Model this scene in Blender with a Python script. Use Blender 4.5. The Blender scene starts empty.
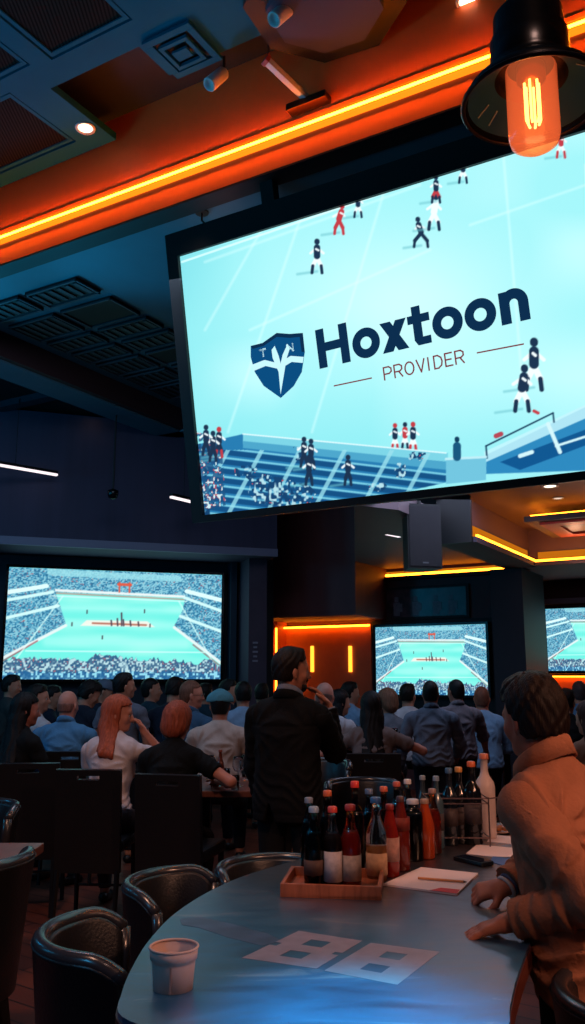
import bpy, bmesh, math, random
import numpy as np
from mathutils import Vector, Matrix
random.seed(7)
RNG = np.random.RandomState(11)
PI = math.pi
R = math.radians
C = bpy.context.scene.collection

# ------------------------------------------------------------------ camera maths (585 x 1024 photograph)
FPX = 850.0; PITCH = R(10.9); CAM = np.array([0, 0, 1.62])
def ray(px, py):
    x = (px - 292.5) / FPX; y = -(py - 512) / FPX
    return np.array([x, math.cos(PITCH) - y * math.sin(PITCH), math.sin(PITCH) + y * math.cos(PITCH)])
def atz(px, py, z): d = ray(px, py); return CAM + d * (z - CAM[2]) / d[2]
def aty(px, py, y): d = ray(px, py); return CAM + d * y / d[1]
def xat(px, y, z=1.3):
    f = y * math.cos(PITCH) + (z - CAM[2]) * math.sin(PITCH)
    return (px - 292.5) / FPX * f
AZ = R(59.6)
UU = np.array([-math.sin(AZ), math.cos(AZ), 0.0]); VV = np.array([math.cos(AZ), math.sin(AZ), 0.0])
def uv(a, b, z): p = a * UU + b * VV; return Vector((p[0], p[1], z))
def onb(px, py, b): d = ray(px, py); return CAM + d * (b / (d @ VV))

# ------------------------------------------------------------------ materials
MATS = {}
def srgb(r, g, b):
    f = lambda c: (c / 255 / 12.92) if c / 255 <= .04045 else ((c / 255 + .055) / 1.055) ** 2.4
    return (f(r), f(g), f(b), 1)
def mat(name, col, rough=.6, metal=0, spec=.5, noise=0, nscale=20, bump=0, bscale=60, emit=None, estr=0, trans=0, ior=1.45, coat=0, stretch=None, attr=None):
    if name in MATS: return MATS[name]
    m = bpy.data.materials.new(name); m.use_nodes = True
    nt = m.node_tree; b = nt.nodes['Principled BSDF']; L = nt.links
    col = srgb(*col) if len(col) == 3 else col
    b.inputs['Base Color'].default_value = col
    b.inputs['Roughness'].default_value = rough; b.inputs['Metallic'].default_value = metal
    b.inputs['Specular IOR Level'].default_value = spec; b.inputs['IOR'].default_value = ior
    b.inputs['Transmission Weight'].default_value = trans; b.inputs['Coat Weight'].default_value = coat
    if emit: b.inputs['Emission Color'].default_value = srgb(*emit) if len(emit) == 3 else emit; b.inputs['Emission Strength'].default_value = estr
    src = None
    if noise or bump:
        tc = nt.nodes.new('ShaderNodeTexCoord'); mp = nt.nodes.new('ShaderNodeMapping')
        L.new(tc.outputs['Object'], mp.inputs[0])
        if stretch: mp.inputs['Scale'].default_value = stretch
    if noise:
        n = nt.nodes.new('ShaderNodeTexNoise'); n.inputs['Scale'].default_value = nscale; n.inputs['Detail'].default_value = 4
        L.new(mp.outputs[0], n.inputs['Vector'])
        mr = nt.nodes.new('ShaderNodeMapRange'); mr.inputs[1].default_value = .3; mr.inputs[2].default_value = .7
        mr.inputs[3].default_value = 1 - noise; mr.inputs[4].default_value = 1 + noise
        L.new(n.outputs[0], mr.inputs[0])
        mx = nt.nodes.new('ShaderNodeVectorMath'); mx.operation = 'SCALE'; mx.inputs[0].default_value = col[:3]
        if attr:
            at = nt.nodes.new('ShaderNodeVertexColor'); at.layer_name = attr; L.new(at.outputs[0], mx.inputs[0])
        L.new(mr.outputs[0], mx.inputs['Scale']); L.new(mx.outputs[0], b.inputs['Base Color'])
    elif attr:
        at = nt.nodes.new('ShaderNodeVertexColor'); at.layer_name = attr; L.new(at.outputs[0], b.inputs['Base Color'])
    if bump:
        n2 = nt.nodes.new('ShaderNodeTexNoise'); n2.inputs['Scale'].default_value = bscale; n2.inputs['Detail'].default_value = 5
        L.new(mp.outputs[0], n2.inputs['Vector'])
        bp = nt.nodes.new('ShaderNodeBump'); bp.inputs['Strength'].default_value = bump; bp.inputs['Distance'].default_value = .01
        L.new(n2.outputs[0], bp.inputs['Height']); L.new(bp.outputs[0], b.inputs['Normal'])
    MATS[name] = m
    return m
def emis(name, col, s):
    if name in MATS: return MATS[name]
    m = bpy.data.materials.new(name); m.use_nodes = True; nt = m.node_tree
    nt.nodes.remove(nt.nodes['Principled BSDF'])
    e = nt.nodes.new('ShaderNodeEmission'); e.inputs[0].default_value = srgb(*col) if len(col) == 3 else col; e.inputs[1].default_value = s
    nt.links.new(e.outputs[0], nt.nodes['Material Output'].inputs[0]); MATS[name] = m
    return m

# ------------------------------------------------------------------ mesh helpers
def link_mesh(name, me, m, parent=None, smooth=False):
    o = bpy.data.objects.new(name, me); C.objects.link(o)
    if m: me.materials.append(m)
    if parent is not None: o.parent = parent
    if smooth:
        me.polygons.foreach_set('use_smooth', [True] * len(me.polygons))
    return o
def obj(name, bm, m, parent=None, smooth=False, loc=None, rot=None):
    me = bpy.data.meshes.new(name); bmesh.ops.recalc_face_normals(bm, faces=bm.faces); bm.to_mesh(me); bm.free()
    o = link_mesh(name, me, m, parent, smooth)
    if loc is not None: o.location = loc
    if rot is not None: o.rotation_euler = rot
    return o
def empty(name, loc=(0, 0, 0), rz=0):
    o = bpy.data.objects.new(name, None); C.objects.link(o); o.location = loc; o.rotation_euler = (0, 0, rz); o.empty_display_size = .1
    return o
def tag(o, label=None, cat=None, group=None, kind=None):
    if label: o['label'] = label
    if cat: o['category'] = cat
    if group: o['group'] = group
    if kind: o['kind'] = kind
    return o
def copy_tree(o, parent=None):
    c = o.copy(); C.objects.link(c); c.parent = parent
    for ch in o.children: copy_tree(ch, c)
    return c
def B(): return bmesh.new()
def box(bm, x0, x1, y0, y1, z0, z1, bev=0, M=None):
    vs = [bm.verts.new((x, y, z)) for x in (x0, x1) for y in (y0, y1) for z in (z0, z1)]
    fs = [(0, 1, 3, 2), (4, 6, 7, 5), (0, 4, 5, 1), (2, 3, 7, 6), (0, 2, 6, 4), (1, 5, 7, 3)]
    F = [bm.faces.new([vs[i] for i in f]) for f in fs]
    if bev:
        es = list({e for f in F for e in f.edges})
        r = bmesh.ops.bevel(bm, geom=es, offset=bev, segments=2, affect='EDGES', profile=.6)
        vs = list({v for f in r['faces'] for v in f.verts} | {v for v in vs if v.is_valid})
    if M is not None: bmesh.ops.transform(bm, matrix=M, verts=[v for v in vs if v.is_valid])
    return bm
def prism(bm, pts, z0, z1, M=None):
    n = len(pts); a = [bm.verts.new((p[0], p[1], z0)) for p in pts]; b = [bm.verts.new((p[0], p[1], z1)) for p in pts]
    bm.faces.new(a[::-1]); bm.faces.new(b)
    for i in range(n): bm.faces.new((a[i], a[(i + 1) % n], b[(i + 1) % n], b[i]))
    if M is not None: bmesh.ops.transform(bm, matrix=M, verts=a + b)
    return bm
def uvbox(bm, a0, a1, b0, b1, z0, z1):
    c = [uv(a, b, 0) for a, b in ((a0, b0), (a1, b0), (a1, b1), (a0, b1))]
    return prism(bm, c, z0, z1)
def lathe(bm, prof, n=24, M=None, closed=False):
    rings = []
    allv = []
    for r, z in prof:
        if r < 1e-5: ring = [bm.verts.new((0, 0, z))]
        else: ring = [bm.verts.new((r * math.cos(2 * PI * k / n), r * math.sin(2 * PI * k / n), z)) for k in range(n)]
        rings.append(ring); allv += ring
    pairs = list(zip(rings, rings[1:])) + ([(rings[-1], rings[0])] if closed else [])
    for A, Bq in pairs:
        for k in range(n):
            a0, a1 = A[k % len(A)], A[(k + 1) % len(A)]; b0, b1 = Bq[k % len(Bq)], Bq[(k + 1) % len(Bq)]
            f = []
            for v in (a0, a1, b1, b0):
                if v not in f: f.append(v)
            if len(f) > 2:
                try: bm.faces.new(f)
                except ValueError: pass
    if M is not None: bmesh.ops.transform(bm, matrix=M, verts=allv)
    return bm
def tube(bm, pts, r, n=8, cap=True):
    pts = [Vector(p) for p in pts]; rr = r if isinstance(r, (list, tuple)) else [r] * len(pts)
    rings = []; up = None
    for i, p in enumerate(pts):
        t = (pts[min(i + 1, len(pts) - 1)] - pts[max(i - 1, 0)]).normalized()
        if up is None: up = t.orthogonal().normalized()
        up = (up - t * up.dot(t)).normalized(); s = t.cross(up)
        rings.append([bm.verts.new(p + (up * math.cos(2 * PI * k / n) + s * math.sin(2 * PI * k / n)) * rr[i]) for k in range(n)])
    for A, Bq in zip(rings, rings[1:]):
        for k in range(n): bm.faces.new((A[k], A[(k + 1) % n], Bq[(k + 1) % n], Bq[k]))
    if cap: bm.faces.new(rings[0][::-1]); bm.faces.new(rings[-1])
    return bm
def frame_mat(o, x, y, z):
    M = Matrix.Identity(4)
    for i, v in enumerate((x, y, z)):
        for j in range(3): M[j][i] = v[j]
    for j in range(3): M[j][3] = o[j]
    return M
def struct(name, bm, m, **k):
    o = obj(name, bm, m, **k); o['kind'] = 'structure'; return o

# ------------------------------------------------------------------ picture painting for the tv screens
def noise2(x, y, seed=0):
    xi = np.floor(x).astype(np.int64); yi = np.floor(y).astype(np.int64); fx = x - xi; fy = y - yi
    def h(a, b):
        n = (a * 374761393 + b * 668265263 + seed * 1442695041) & 0x7fffffff
        n = ((n ^ (n >> 13)) * 1274126177) & 0x7fffffff
        return ((n ^ (n >> 16)) & 0xffff) / 65535.0
    u = fx * fx * (3 - 2 * fx); v = fy * fy * (3 - 2 * fy)
    return (h(xi, yi) * (1 - u) + h(xi + 1, yi) * u) * (1 - v) + (h(xi, yi + 1) * (1 - u) + h(xi + 1, yi + 1) * u) * v
def cell(x, y, seed=0): return noise2(np.floor(x) + 0.0, np.floor(y) + 0.0, seed)
def lerp(img, col, a):
    a = np.clip(a, 0, 1)[..., None]; return img * (1 - a) + np.array(col, float) * a
def seg(X, Y, a, b, w, soft=1):
    ax, ay = a; bx, by = b; dx, dy = bx - ax, by - ay
    t = np.clip(((X - ax) * dx + (Y - ay) * dy) / (dx * dx + dy * dy + 1e-9), 0, 1)
    return np.clip((w - np.hypot(X - ax - t * dx, Y - ay - t * dy)) / soft + .5, 0, 1)
def poly(X, Y, pts, soft=1):
    inside = np.zeros(X.shape, bool); d = np.full(X.shape, 1e9); n = len(pts)
    for i in range(n):
        (ax, ay), (bx, by) = pts[i], pts[(i + 1) % n]
        c = (ay > Y) != (by > Y)
        xi = (bx - ax) * (Y - ay) / ((by - ay) if by != ay else 1e-9) + ax
        inside ^= c & (X < xi)
        dx, dy = bx - ax, by - ay; t = np.clip(((X - ax) * dx + (Y - ay) * dy) / (dx * dx + dy * dy + 1e-9), 0, 1)
        d = np.minimum(d, np.hypot(X - ax - t * dx, Y - ay - t * dy))
    return np.clip(np.where(inside, d, -d) / soft + .5, 0, 1)
def picture_mesh(name, w, h, nx, ny, paint, strength, parent):
    gx, gy = np.meshgrid(np.linspace(0, 1, nx), np.linspace(0, 1, ny))
    img = paint(gx, gy)
    c = np.clip(img / 255, 0, 1); lin = np.where(c <= .04045, c / 12.92, ((c + .055) / 1.055) ** 2.4)
    co = np.stack([gx * w, np.zeros_like(gx), gy * h], -1).reshape(-1, 3)
    i = np.arange(nx * ny).reshape(ny, nx)
    q = np.stack([i[:-1, :-1], i[:-1, 1:], i[1:, 1:], i[1:, :-1]], -1).reshape(-1, 4)
    me = mesh_from(name, co, q)
    ca = me.color_attributes.new('picture', 'FLOAT_COLOR', 'POINT')
    ca.data.foreach_set('color', np.concatenate([lin.reshape(-1, 3), np.ones((nx * ny, 1))], 1).astype(np.float32).ravel())
    m = bpy.data.materials.new(name + '_glow'); m.use_nodes = True; nt = m.node_tree
    nt.nodes.remove(nt.nodes['Principled BSDF']); e = nt.nodes.new('ShaderNodeEmission'); v = nt.nodes.new('ShaderNodeVertexColor'); v.layer_name = 'picture'
    nt.links.new(v.outputs[0], e.inputs[0]); e.inputs[1].default_value = strength; nt.links.new(e.outputs[0], nt.nodes['Material Output'].inputs[0])
    return link_mesh(name, me, m, parent)
def mesh_from(name, co, quads):
    me = bpy.data.meshes.new(name); nq = len(quads)
    me.vertices.add(len(co)); me.vertices.foreach_set('co', np.asarray(co, np.float32).ravel())
    me.loops.add(nq * 4); me.loops.foreach_set('vertex_index', np.asarray(quads, np.int32).ravel())
    me.polygons.add(nq); me.polygons.foreach_set('loop_start', np.arange(nq, dtype=np.int32) * 4)
    me.update(calc_edges=True); me.validate()
    return me

# ------------------------------------------------------------------ distance-field sculpting of bodies and cloth
def smin(a, b, k):
    h = np.maximum(k - np.abs(a - b), 0) / k
    return np.minimum(a, b) - h * h * k * .25
def rc(a, b, r1, r2=None, k=.02):
    a = np.array(a, float); b = np.array(b, float); r2 = r1 if r2 is None else r2
    return ('rc', a, b, r1, r2, k)
def ell(c, r, rot=None, k=.02): return ('ell', np.array(c, float), np.array(r, float), rot, 0, k)
def pbox(p):
    if p[0] == 'rc':
        m = max(p[3], p[4]); return np.minimum(p[1], p[2]) - m, np.maximum(p[1], p[2]) + m
    m = p[2].max(); return p[1] - m, p[1] + m
def pdist(p, X, Y, Z, infl):
    if p[0] == 'rc':
        a, b = p[1], p[2]; d = b - a; L = d @ d + 1e-9
        x, y, z = X - a[0], Y - a[1], Z - a[2]
        t = np.clip((x * d[0] + y * d[1] + z * d[2]) / L, 0, 1)
        return np.sqrt((x - t * d[0]) ** 2 + (y - t * d[1]) ** 2 + (z - t * d[2]) ** 2) - (p[3] + (p[4] - p[3]) * t) - infl
    c, r, rot = p[1], p[2] + infl, p[3]
    x, y, z = X - c[0], Y - c[1], Z - c[2]
    if rot is not None: x, y, z = (rot[0, 0] * x + rot[1, 0] * y + rot[2, 0] * z, rot[0, 1] * x + rot[1, 1] * y + rot[2, 1] * z, rot[0, 2] * x + rot[1, 2] * y + rot[2, 2] * z)
    k0 = np.sqrt((x / r[0]) ** 2 + (y / r[1]) ** 2 + (z / r[2]) ** 2); k1 = np.sqrt((x / r[0] ** 2) ** 2 + (y / r[1] ** 2) ** 2 + (z / r[2] ** 2) ** 2)
    return k0 * (k0 - 1) / (k1 + 1e-6)
def sculpt(prims, h, infl=0, cuts=(), subs=(), wr=0, wf=18, post=None, kmul=1, ridged=False, wstretch=None):
    """prims -> (verts, quads). cuts: functions (X,Y,Z)->d kept where d<0; subs: prims removed."""
    lo = np.min([pbox(p)[0] for p in prims], 0) - infl - .03; hi = np.max([pbox(p)[1] for p in prims], 0) + infl + .03
    n = np.ceil((hi - lo) / h).astype(int) + 1
    ax = [(lo[i] + h * np.arange(n[i])).astype(np.float32) for i in range(3)]
    F = np.full(n, .5, np.float32)
    def region(p, pad):
        a, b = pbox(p); s = []
        for i in range(3):
            s.append(slice(max(0, int((a[i] - pad - lo[i]) / h)), min(n[i], int((b[i] + pad - lo[i]) / h) + 2)))
        return tuple(s), ax[0][s[0]][:, None, None], ax[1][s[1]][None, :, None], ax[2][s[2]][None, None, :]
    for p in prims:
        k = p[5] * kmul; s, X, Y, Z = region(p, infl + k + .02)
        F[s] = smin(F[s], pdist(p, X, Y, Z, infl).astype(np.float32), k)
    X, Y, Z = ax[0][:, None, None], ax[1][None, :, None], ax[2][None, None, :]
    if wr:
        w = np.zeros(n, np.float32); rs = np.random.RandomState(int(abs(lo.sum()) * 1000) % 9999)
        for q in range(5):
            d = rs.normal(size=3); d /= np.linalg.norm(d); d *= wf * (.8 + .4 * q); e = rs.normal(size=3) * wf * .45
            if wstretch is not None: d = d * wstretch
            sv = np.sin(d[0] * X + d[1] * Y + d[2] * Z + 1.6 * np.sin(e[0] * X + e[1] * Y + e[2] * Z) + q)
            w += ((1 - 2 * np.abs(sv)) if ridged else sv) / (1 + .5 * q)
        F += wr * w * .5
    for p in subs:
        s, X1, Y1, Z1 = region(p, .03); F[s] = np.maximum(F[s], -pdist(p, X1, Y1, Z1, 0))
    for c in cuts: F = np.maximum(F, c(X, Y, Z).astype(np.float32))
    if post is not None: F = post(F, X, Y, Z)
    F[0] = F[-1] = .5; F[:, 0] = F[:, -1] = .5; F[:, :, 0] = F[:, :, -1] = .5
    return nets(F, lo, h)
def nets(F, lo, h):
    S = F < 0
    c = np.zeros(np.array(F.shape) - 1, np.uint8)
    off = [(i, j, k) for i in (0, 1) for j in (0, 1) for k in (0, 1)]
    sh = c.shape
    for i, j, k in off: c += S[i:i + sh[0], j:j + sh[1], k:k + sh[2]]
    act = np.argwhere((c > 0) & (c < 8))
    if not len(act): return np.zeros((0, 3)), np.zeros((0, 4), int)
    idx = -np.ones(sh, np.int32); idx[tuple(act.T)] = np.arange(len(act))
    acc = np.zeros((len(act), 3)); cnt = np.zeros(len(act))
    v = {o: F[act[:, 0] + o[0], act[:, 1] + o[1], act[:, 2] + o[2]] for o in off}
    for o in off:
        for d in range(3):
            if o[d] == 0:
                o2 = tuple(o[e] + (e == d) for e in range(3)); a, b = v[o], v[o2]; m = (a < 0) != (b < 0)
                t = np.where(m, a / np.where(m, a - b, 1), 0)
                q = np.tile(np.array(o, float), (len(act), 1)); q[:, d] += t
                acc[m] += q[m]; cnt[m] += 1
    P = lo + h * (act + acc / cnt[:, None])
    quads = []
    for d in range(3):
        a, b = [e for e in range(3) if e != d]
        s0 = [slice(None)] * 3; s1 = [slice(None)] * 3; s0[d] = slice(0, -1); s1[d] = slice(1, None)
        A, Bq = S[tuple(s0)], S[tuple(s1)]
        E = np.argwhere(A != Bq)
        E = E[(E[:, a] > 0) & (E[:, b] > 0) & (E[:, a] < F.shape[a] - 1) & (E[:, b] < F.shape[b] - 1)]
        if not len(E): continue
        def at(da, db):
            e = E.copy(); e[:, a] += da; e[:, b] += db; return idx[tuple(e.T)]
        q = np.stack([at(-1, -1), at(0, -1), at(0, 0), at(-1, 0)], 1)
        inside = A[tuple(E.T)]
        flip = inside if d != 1 else ~inside
        q[~flip] = q[~flip][:, ::-1]
        quads.append(q)
    Q = np.concatenate(quads); Q = Q[(Q >= 0).all(1)]
    return P, Q
def sculpted(name, res, m, parent):
    P, Q = res
    return link_mesh(name, mesh_from(name, P, Q), m, parent, smooth=True)
# ------------------------------------------------------------------ people
def rotz(a): c, s = math.cos(a), math.sin(a); return np.array([[c, -s, 0], [s, c, 0], [0, 0, 1.0]])
def rotx(a): c, s = math.cos(a), math.sin(a); return np.array([[1.0, 0, 0], [0, c, -s], [0, s, c]])
def roty(a): c, s = math.cos(a), math.sin(a); return np.array([[c, 0, s], [0, 1.0, 0], [-s, 0, c]])
def unit(v): return v / (np.linalg.norm(v) + 1e-9)
def ik(a, t, l1, l2, hint):
    d = t - a; L = np.linalg.norm(d)
    if L > (l1 + l2) * .995: d = d / L * (l1 + l2) * .995; L = (l1 + l2) * .995; t = a + d
    x = (l1 * l1 - l2 * l2 + L * L) / (2 * L); hgt = math.sqrt(max(l1 * l1 - x * x, 0)); u = d / L
    p = hint - u * (hint @ u); return a + u * x + unit(p) * hgt, t
def hand_prims(w, d, n, side, s=1, curl=.5, fine=True, r=1.0):
    """w wrist, d direction of the hand, n out of the back of the hand, side +1 right -1 left."""
    d = unit(d); n = unit(n - d * (n @ d)); t = unit(np.cross(d, n)) * (1 if side > 0 else -1)
    t = -t   # points to the thumb side
    out = [rc(w - d * .01, w + d * .03 * s, .024 * s * r, .026 * s * r, .015)]
    for q in (-.024, -.008, .008, .024):
        out.append(rc(w + d * .02 * s + t * q * .6 * s, w + d * .088 * s + t * q * s, .015 * s * r, .0125 * s * r, .012))
    for q, L in ((.027, .070), (.009, .080), (-.009, .074), (-.027, .058)):
        p = w + d * .09 * s + t * q * s; ang = curl * .7; dd = d + t * q * 1.2
        for f, rad in ((.45, .0095), (.32, .0088), (.23, .0078)):
            dirn = unit(dd) * math.cos(ang) - n * math.sin(ang); p2 = p + dirn * L * f * s
            out.append(rc(p, p2, rad * s * r, rad * .92 * s * r, .004)); p = p2; ang += curl * .9
    p = w + d * .025 * s + t * .024 * s; p1 = p + unit(d * .6 + t * .8 - n * .25) * .042 * s; p2 = p1 + unit(d * .9 + t * .35 - n * .3) * .036 * s; p3 = p2 + unit(d * .95 + t * .05 - n * .35) * .024 * s
    out += [rc(p, p1, .015 * s * r, .0115 * s * r, .012), rc(p1, p2, .0112 * s * r, .0102 * s * r, .005), rc(p2, p3, .010 * s * r, .0082 * s * r, .005)]
    return out
SKIN = {}
def skin_mat(col):
    return mat('skin_%d_%d' % (col[0], col[1]), col, rough=.5, spec=.4, noise=.06, nscale=30, bump=.08, bscale=250)
def cloth_mat(name, col, rough=.85, noise=.12):
    new = name not in MATS
    m = mat(name, col, rough=rough, spec=.25, noise=noise, nscale=14, bump=.25, bscale=90)
    if new:
        nt = m.node_tree; b = nt.nodes['Principled BSDF']; L = nt.links
        fine = [n for n in nt.nodes if n.type == 'BUMP'][0]
        tc = [n for n in nt.nodes if n.type == 'TEX_COORD'][0]
        mp = nt.nodes.new('ShaderNodeMapping'); mp.inputs['Scale'].default_value = (1.3, 1.3, .7); mp.inputs['Rotation'].default_value = (.3, .5, .2)
        n = nt.nodes.new('ShaderNodeTexNoise'); n.inputs['Scale'].default_value = 4.5; n.inputs['Detail'].default_value = 1.5; n.inputs['Distortion'].default_value = 1.0
        ma = nt.nodes.new('ShaderNodeMath'); ma.operation = 'PINGPONG'; ma.inputs[1].default_value = .12
        bp = nt.nodes.new('ShaderNodeBump'); bp.inputs['Strength'].default_value = .35; bp.inputs['Distance'].default_value = .06
        L.new(tc.outputs['Object'], mp.inputs[0]); L.new(mp.outputs[0], n.inputs['Vector']); L.new(n.outputs[0], ma.inputs[0]); L.new(ma.outputs[0], bp.inputs['Height']); L.new(bp.outputs[0], fine.inputs['Normal'])
    return m
def collar_band(P, m, name='collar', rad=.066, h=.05, zb=.61, zf=.535, fall=.045, open_=28):
    """turned-down collar: a stand around the neck and a leaf folded outward"""
    bm = B(); tp = P['tp']; n = 36; rings = []
    for i in range(n + 1):
        q = R(-180 + open_) + (R(360 - 2 * open_)) * i / n          # 0 = back of the neck
        k = (1 + math.cos(q)) / 2; zt = zf + (zb - zf) * k ** .8; cy = -.005 + .03 * (1 - k)
        pt = lambda r, z: tp(r * math.sin(q) * 1.02, cy - r * math.cos(q) * .95, z)
        prof = [(rad, zt - h), (rad + .004, zt - .004), (rad + .009, zt + .002), (rad + .015, zt - .004), (rad + .026, zt - fall), (rad + .020, zt - fall - .001), (rad + .009, zt - .012), (rad + .006, zt - h)]
        rings.append([bm.verts.new(pt(*p)) for p in prof])
    for A_, B_ in zip(rings, rings[1:]):
        for k in range(8): bm.faces.new((A_[k], A_[(k + 1) % 8], B_[(k + 1) % 8], B_[k]))
    bm.faces.new(rings[0]); bm.faces.new(rings[-1][::-1])
    return obj(name, bm, m, P['root'], True)

def person(label, x, y, az=0, pose='stand', z0=0.0, s=1.0, seat=.56, lean=0, w=1.0, twist=0, head=(0, 0, 0), L=None, Rr=None, Lh=None, Rh=None, el=None, er=None,
           shirt=('shirt', (90, 110, 140)), sleeve='short', trousers=('dark_trousers', (14, 16, 24)), shoes=('black_shoes', (10, 10, 12)), skin=(176, 122, 98),
           hair='short', haircol=(20, 15, 13), collar=False, beard=None, extra=(), h=.0125, fem=False, hem=0.0, group=None, loose=.012, wr=.006, world_targets=False, curl=(.5, .5), belt=False, handscale=1.0, headscale=1.0):
    """faces local +y; az = clockwise from world +y, in degrees"""
    root = empty('person', (x, y, z0), -R(az)); tag(root, label, 'person', group)
    Ri = rotz(R(az)); Wt = lambda p: Ri @ (np.array(p, float) - np.array([x, y, z0]))
    shoulder = .185 * w * (.9 if fem else 1); hipw = .095
    if pose == 'stand': P0 = np.array([0, 0, .95 * s])
    else: P0 = np.array([0, 0, seat + .10 * s])
    T = rotz(-R(twist)) @ rotx(-R(lean)); tp = lambda *p: P0 + T @ (np.array(p) * s)
    fw = w * (.88 if fem else 1)
    torso = [ell(tp(0, -.01, .02), np.array([.168 * fw if not fem else .172, .12 * w, .12]) * s, T, .05 * s),
             ell(tp(0, 0, .17), np.array([.145 * fw, .108 * w, .16]) * s, T, .06 * s),
             ell(tp(0, -.005, .335), np.array([.165 * fw, .118 * w, .17]) * s, T, .06 * s),
             rc(tp(-shoulder * .72, -.015, .452), tp(shoulder * .72, -.015, .452), .064 * s, .064 * s, .05 * s),
             rc(tp(-shoulder * .5, -.02, .47), tp(-.01, -.01, .525), .05 * s, .052 * s, .05 * s), rc(tp(shoulder * .5, -.02, .47), tp(.01, -.01, .525), .05 * s, .052 * s, .05 * s)]
    if fem: torso.append(rc(tp(-.07, .085, .33), tp(.07, .085, .33), .06 * s, .06 * s, .05))
    neckr = .05 if fem else .057 * (.5 + w * .5)
    NP = tp(0, .018, .60); neck = [rc(tp(0, -.008, .47), NP, neckr * s * 1.08, neckr * s, .03)]
    # head
    Hm = rotz(-R(head[0])) @ rotx(-R(head[1])) @ roty(R(head[2])); sh = s * headscale; hp = lambda *p: NP + Hm @ (np.array(p) * sh)
    hd = [ell(hp(0, -.005, .125), np.array([.077, .098, .098]) * sh, Hm, .02), ell(hp(0, .028, .075), np.array([.063, .068, .092]) * sh, Hm, .025),
          rc(hp(-.05, .0, .045), hp(-.015, .068, .008), .022 * sh, .019 * sh, .025), rc(hp(.05, .0, .045), hp(.015, .068, .008), .022 * sh, .019 * sh, .025), ell(hp(0, .07, .008), np.array([.024, .022, .020]) * sh, Hm, .015),
          rc(hp(0, .092, .108), hp(0, .113, .066), .009 * sh, .0125 * sh, .01), rc(hp(-.013, .1, .062), hp(.013, .1, .062), .009 * sh, .009 * sh, .006),
          rc(hp(-.04, .078, .120), hp(.04, .078, .120), .0125 * sh, .0125 * sh, .015),
          rc(hp(-.016, .091, .038), hp(.016, .091, .038), .008 * sh, .008 * sh, .006), rc(hp(-.014, .089, .029), hp(.014, .089, .029), .008 * sh, .008 * sh, .006),
          ell(hp(-.045, .06, .07), np.array([.022, .022, .026]) * sh, Hm, .02), ell(hp(.045, .06, .07), np.array([.022, .022, .026]) * sh, Hm, .02),
          rc(hp(0, -.03, .06), hp(0, -.02, 0), .05 * sh, .05 * sh, .03)]
    earR = Hm @ rotz(.35)
    for sg in (-1, 1):
        hd.append(ell(hp(sg * .079, -.004, .088), np.array([.010, .019, .031]) * sh, Hm @ rotz(sg * .4), .005)); hd.append(rc(hp(sg * .078, .0, .062), hp(sg * .077, .002, .058), .009 * sh, .008 * sh, .006))
    sockets = [ell(hp(sg * .032, .098, .098), np.array([.017, .014, .011]) * sh, Hm) for sg in (-1, 1)]
    # arms
    arms = {}; hands = []
    for sg, tgt, hh, cl in ((-1, L, Lh, curl[0]), (1, Rr, Rh, curl[1])):
        S = tp(sg * shoulder, -.012, .440)
        if tgt is None: t = S + np.array([sg * .06, .10, -.50]) * s if pose == 'stand' else S + np.array([-sg * .02, .34, -.30]) * s
        else: t = Wt(tgt) if world_targets else np.array(tgt, float)
        e = (el if sg < 0 else er); hint = np.array(e, float) if e is not None else np.array([sg * .55, -.6, -.6])
        E, Wr = ik(S, t, .285 * s, .255 * s, hint)
        arms[sg] = (S, E, Wr)
        dirn = unit(Wr - E) if hh is None else unit(np.array(hh[0], float)); nrm = np.array([sg * .4, .2, .9]) if hh is None else np.array(hh[1], float)
        hands += hand_prims(Wr, dirn, nrm, sg, s * handscale * (.9 if fem else 1), cl)
    ar = .9 if fem else 1.0 * (.6 + .4 * w)
    armp = []
    for sg in (-1, 1):
        S, E, Wr = arms[sg]; m1 = S + (E - S) * .35; m2 = E + (Wr - E) * .3
        armp += [rc(S, m1, .052 * ar * s, .048 * ar * s, .03), rc(m1, E, .048 * ar * s, .038 * ar * s, .02), rc(E, m2, .039 * ar * s, .04 * ar * s, .02), rc(m2, Wr, .04 * ar * s, .026 * ar * s, .02)]
    # legs
    legs = []; shoesp = []
    for sg in (-1, 1):
        Hj = P0 + rotz(-R(twist * .5)) @ np.array([sg * hipw, 0, -.01]) * s
        if pose == 'stand': K = np.array([sg * .11 * s, .02, .50 * s]); A_ = np.array([sg * .13 * s, -.02, .09 * s])
        else:
            zk = min(Hj[2] - .02, .09 + .42 * s); K = Hj + np.array([sg * .06 * s, math.sqrt(max((.43 * s) ** 2 - (Hj[2] - zk) ** 2, .01)), zk - Hj[2]]); A_ = np.array([K[0], K[1] + .02, .09])
        legs += [rc(Hj, K, .088 * s, .058 * s, .04), rc(K, K + (A_ - K) * .35, .058 * s, .056 * s, .02), rc(K + (A_ - K) * .35, A_, .056 * s, .036 * s, .02)]
        shoesp = [] if sg < 0 else shoesp
        shoesp = [rc(A_ + np.array([0, -.02, -.045]), A_ + np.array([sg * .01, .12, -.058]), .037, .034, .02), rc(A_ + np.array([sg * .01, .10, -.058]), A_ + np.array([sg * .015, .17, -.063]), .036, .029, .02)]
        sculpted('shoe', sculpt(shoesp, h, cuts=[lambda X, Y, Z: .002 - Z + 0 * X]), mat(shoes[0], shoes[1], rough=.4), root)
    body = torso + neck + hd + armp + hands + legs
    thin = [('ell', p[1], p[2] - .008, p[3], 0, p[5]) if p[0] == 'ell' else ('rc', p[1], p[2], p[3] - .008, p[4] - .008, p[5]) for p in torso]
    sculpted('body', sculpt(thin + body[len(torso):], h, infl=0, subs=sockets), skin_mat(skin), root)
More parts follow.
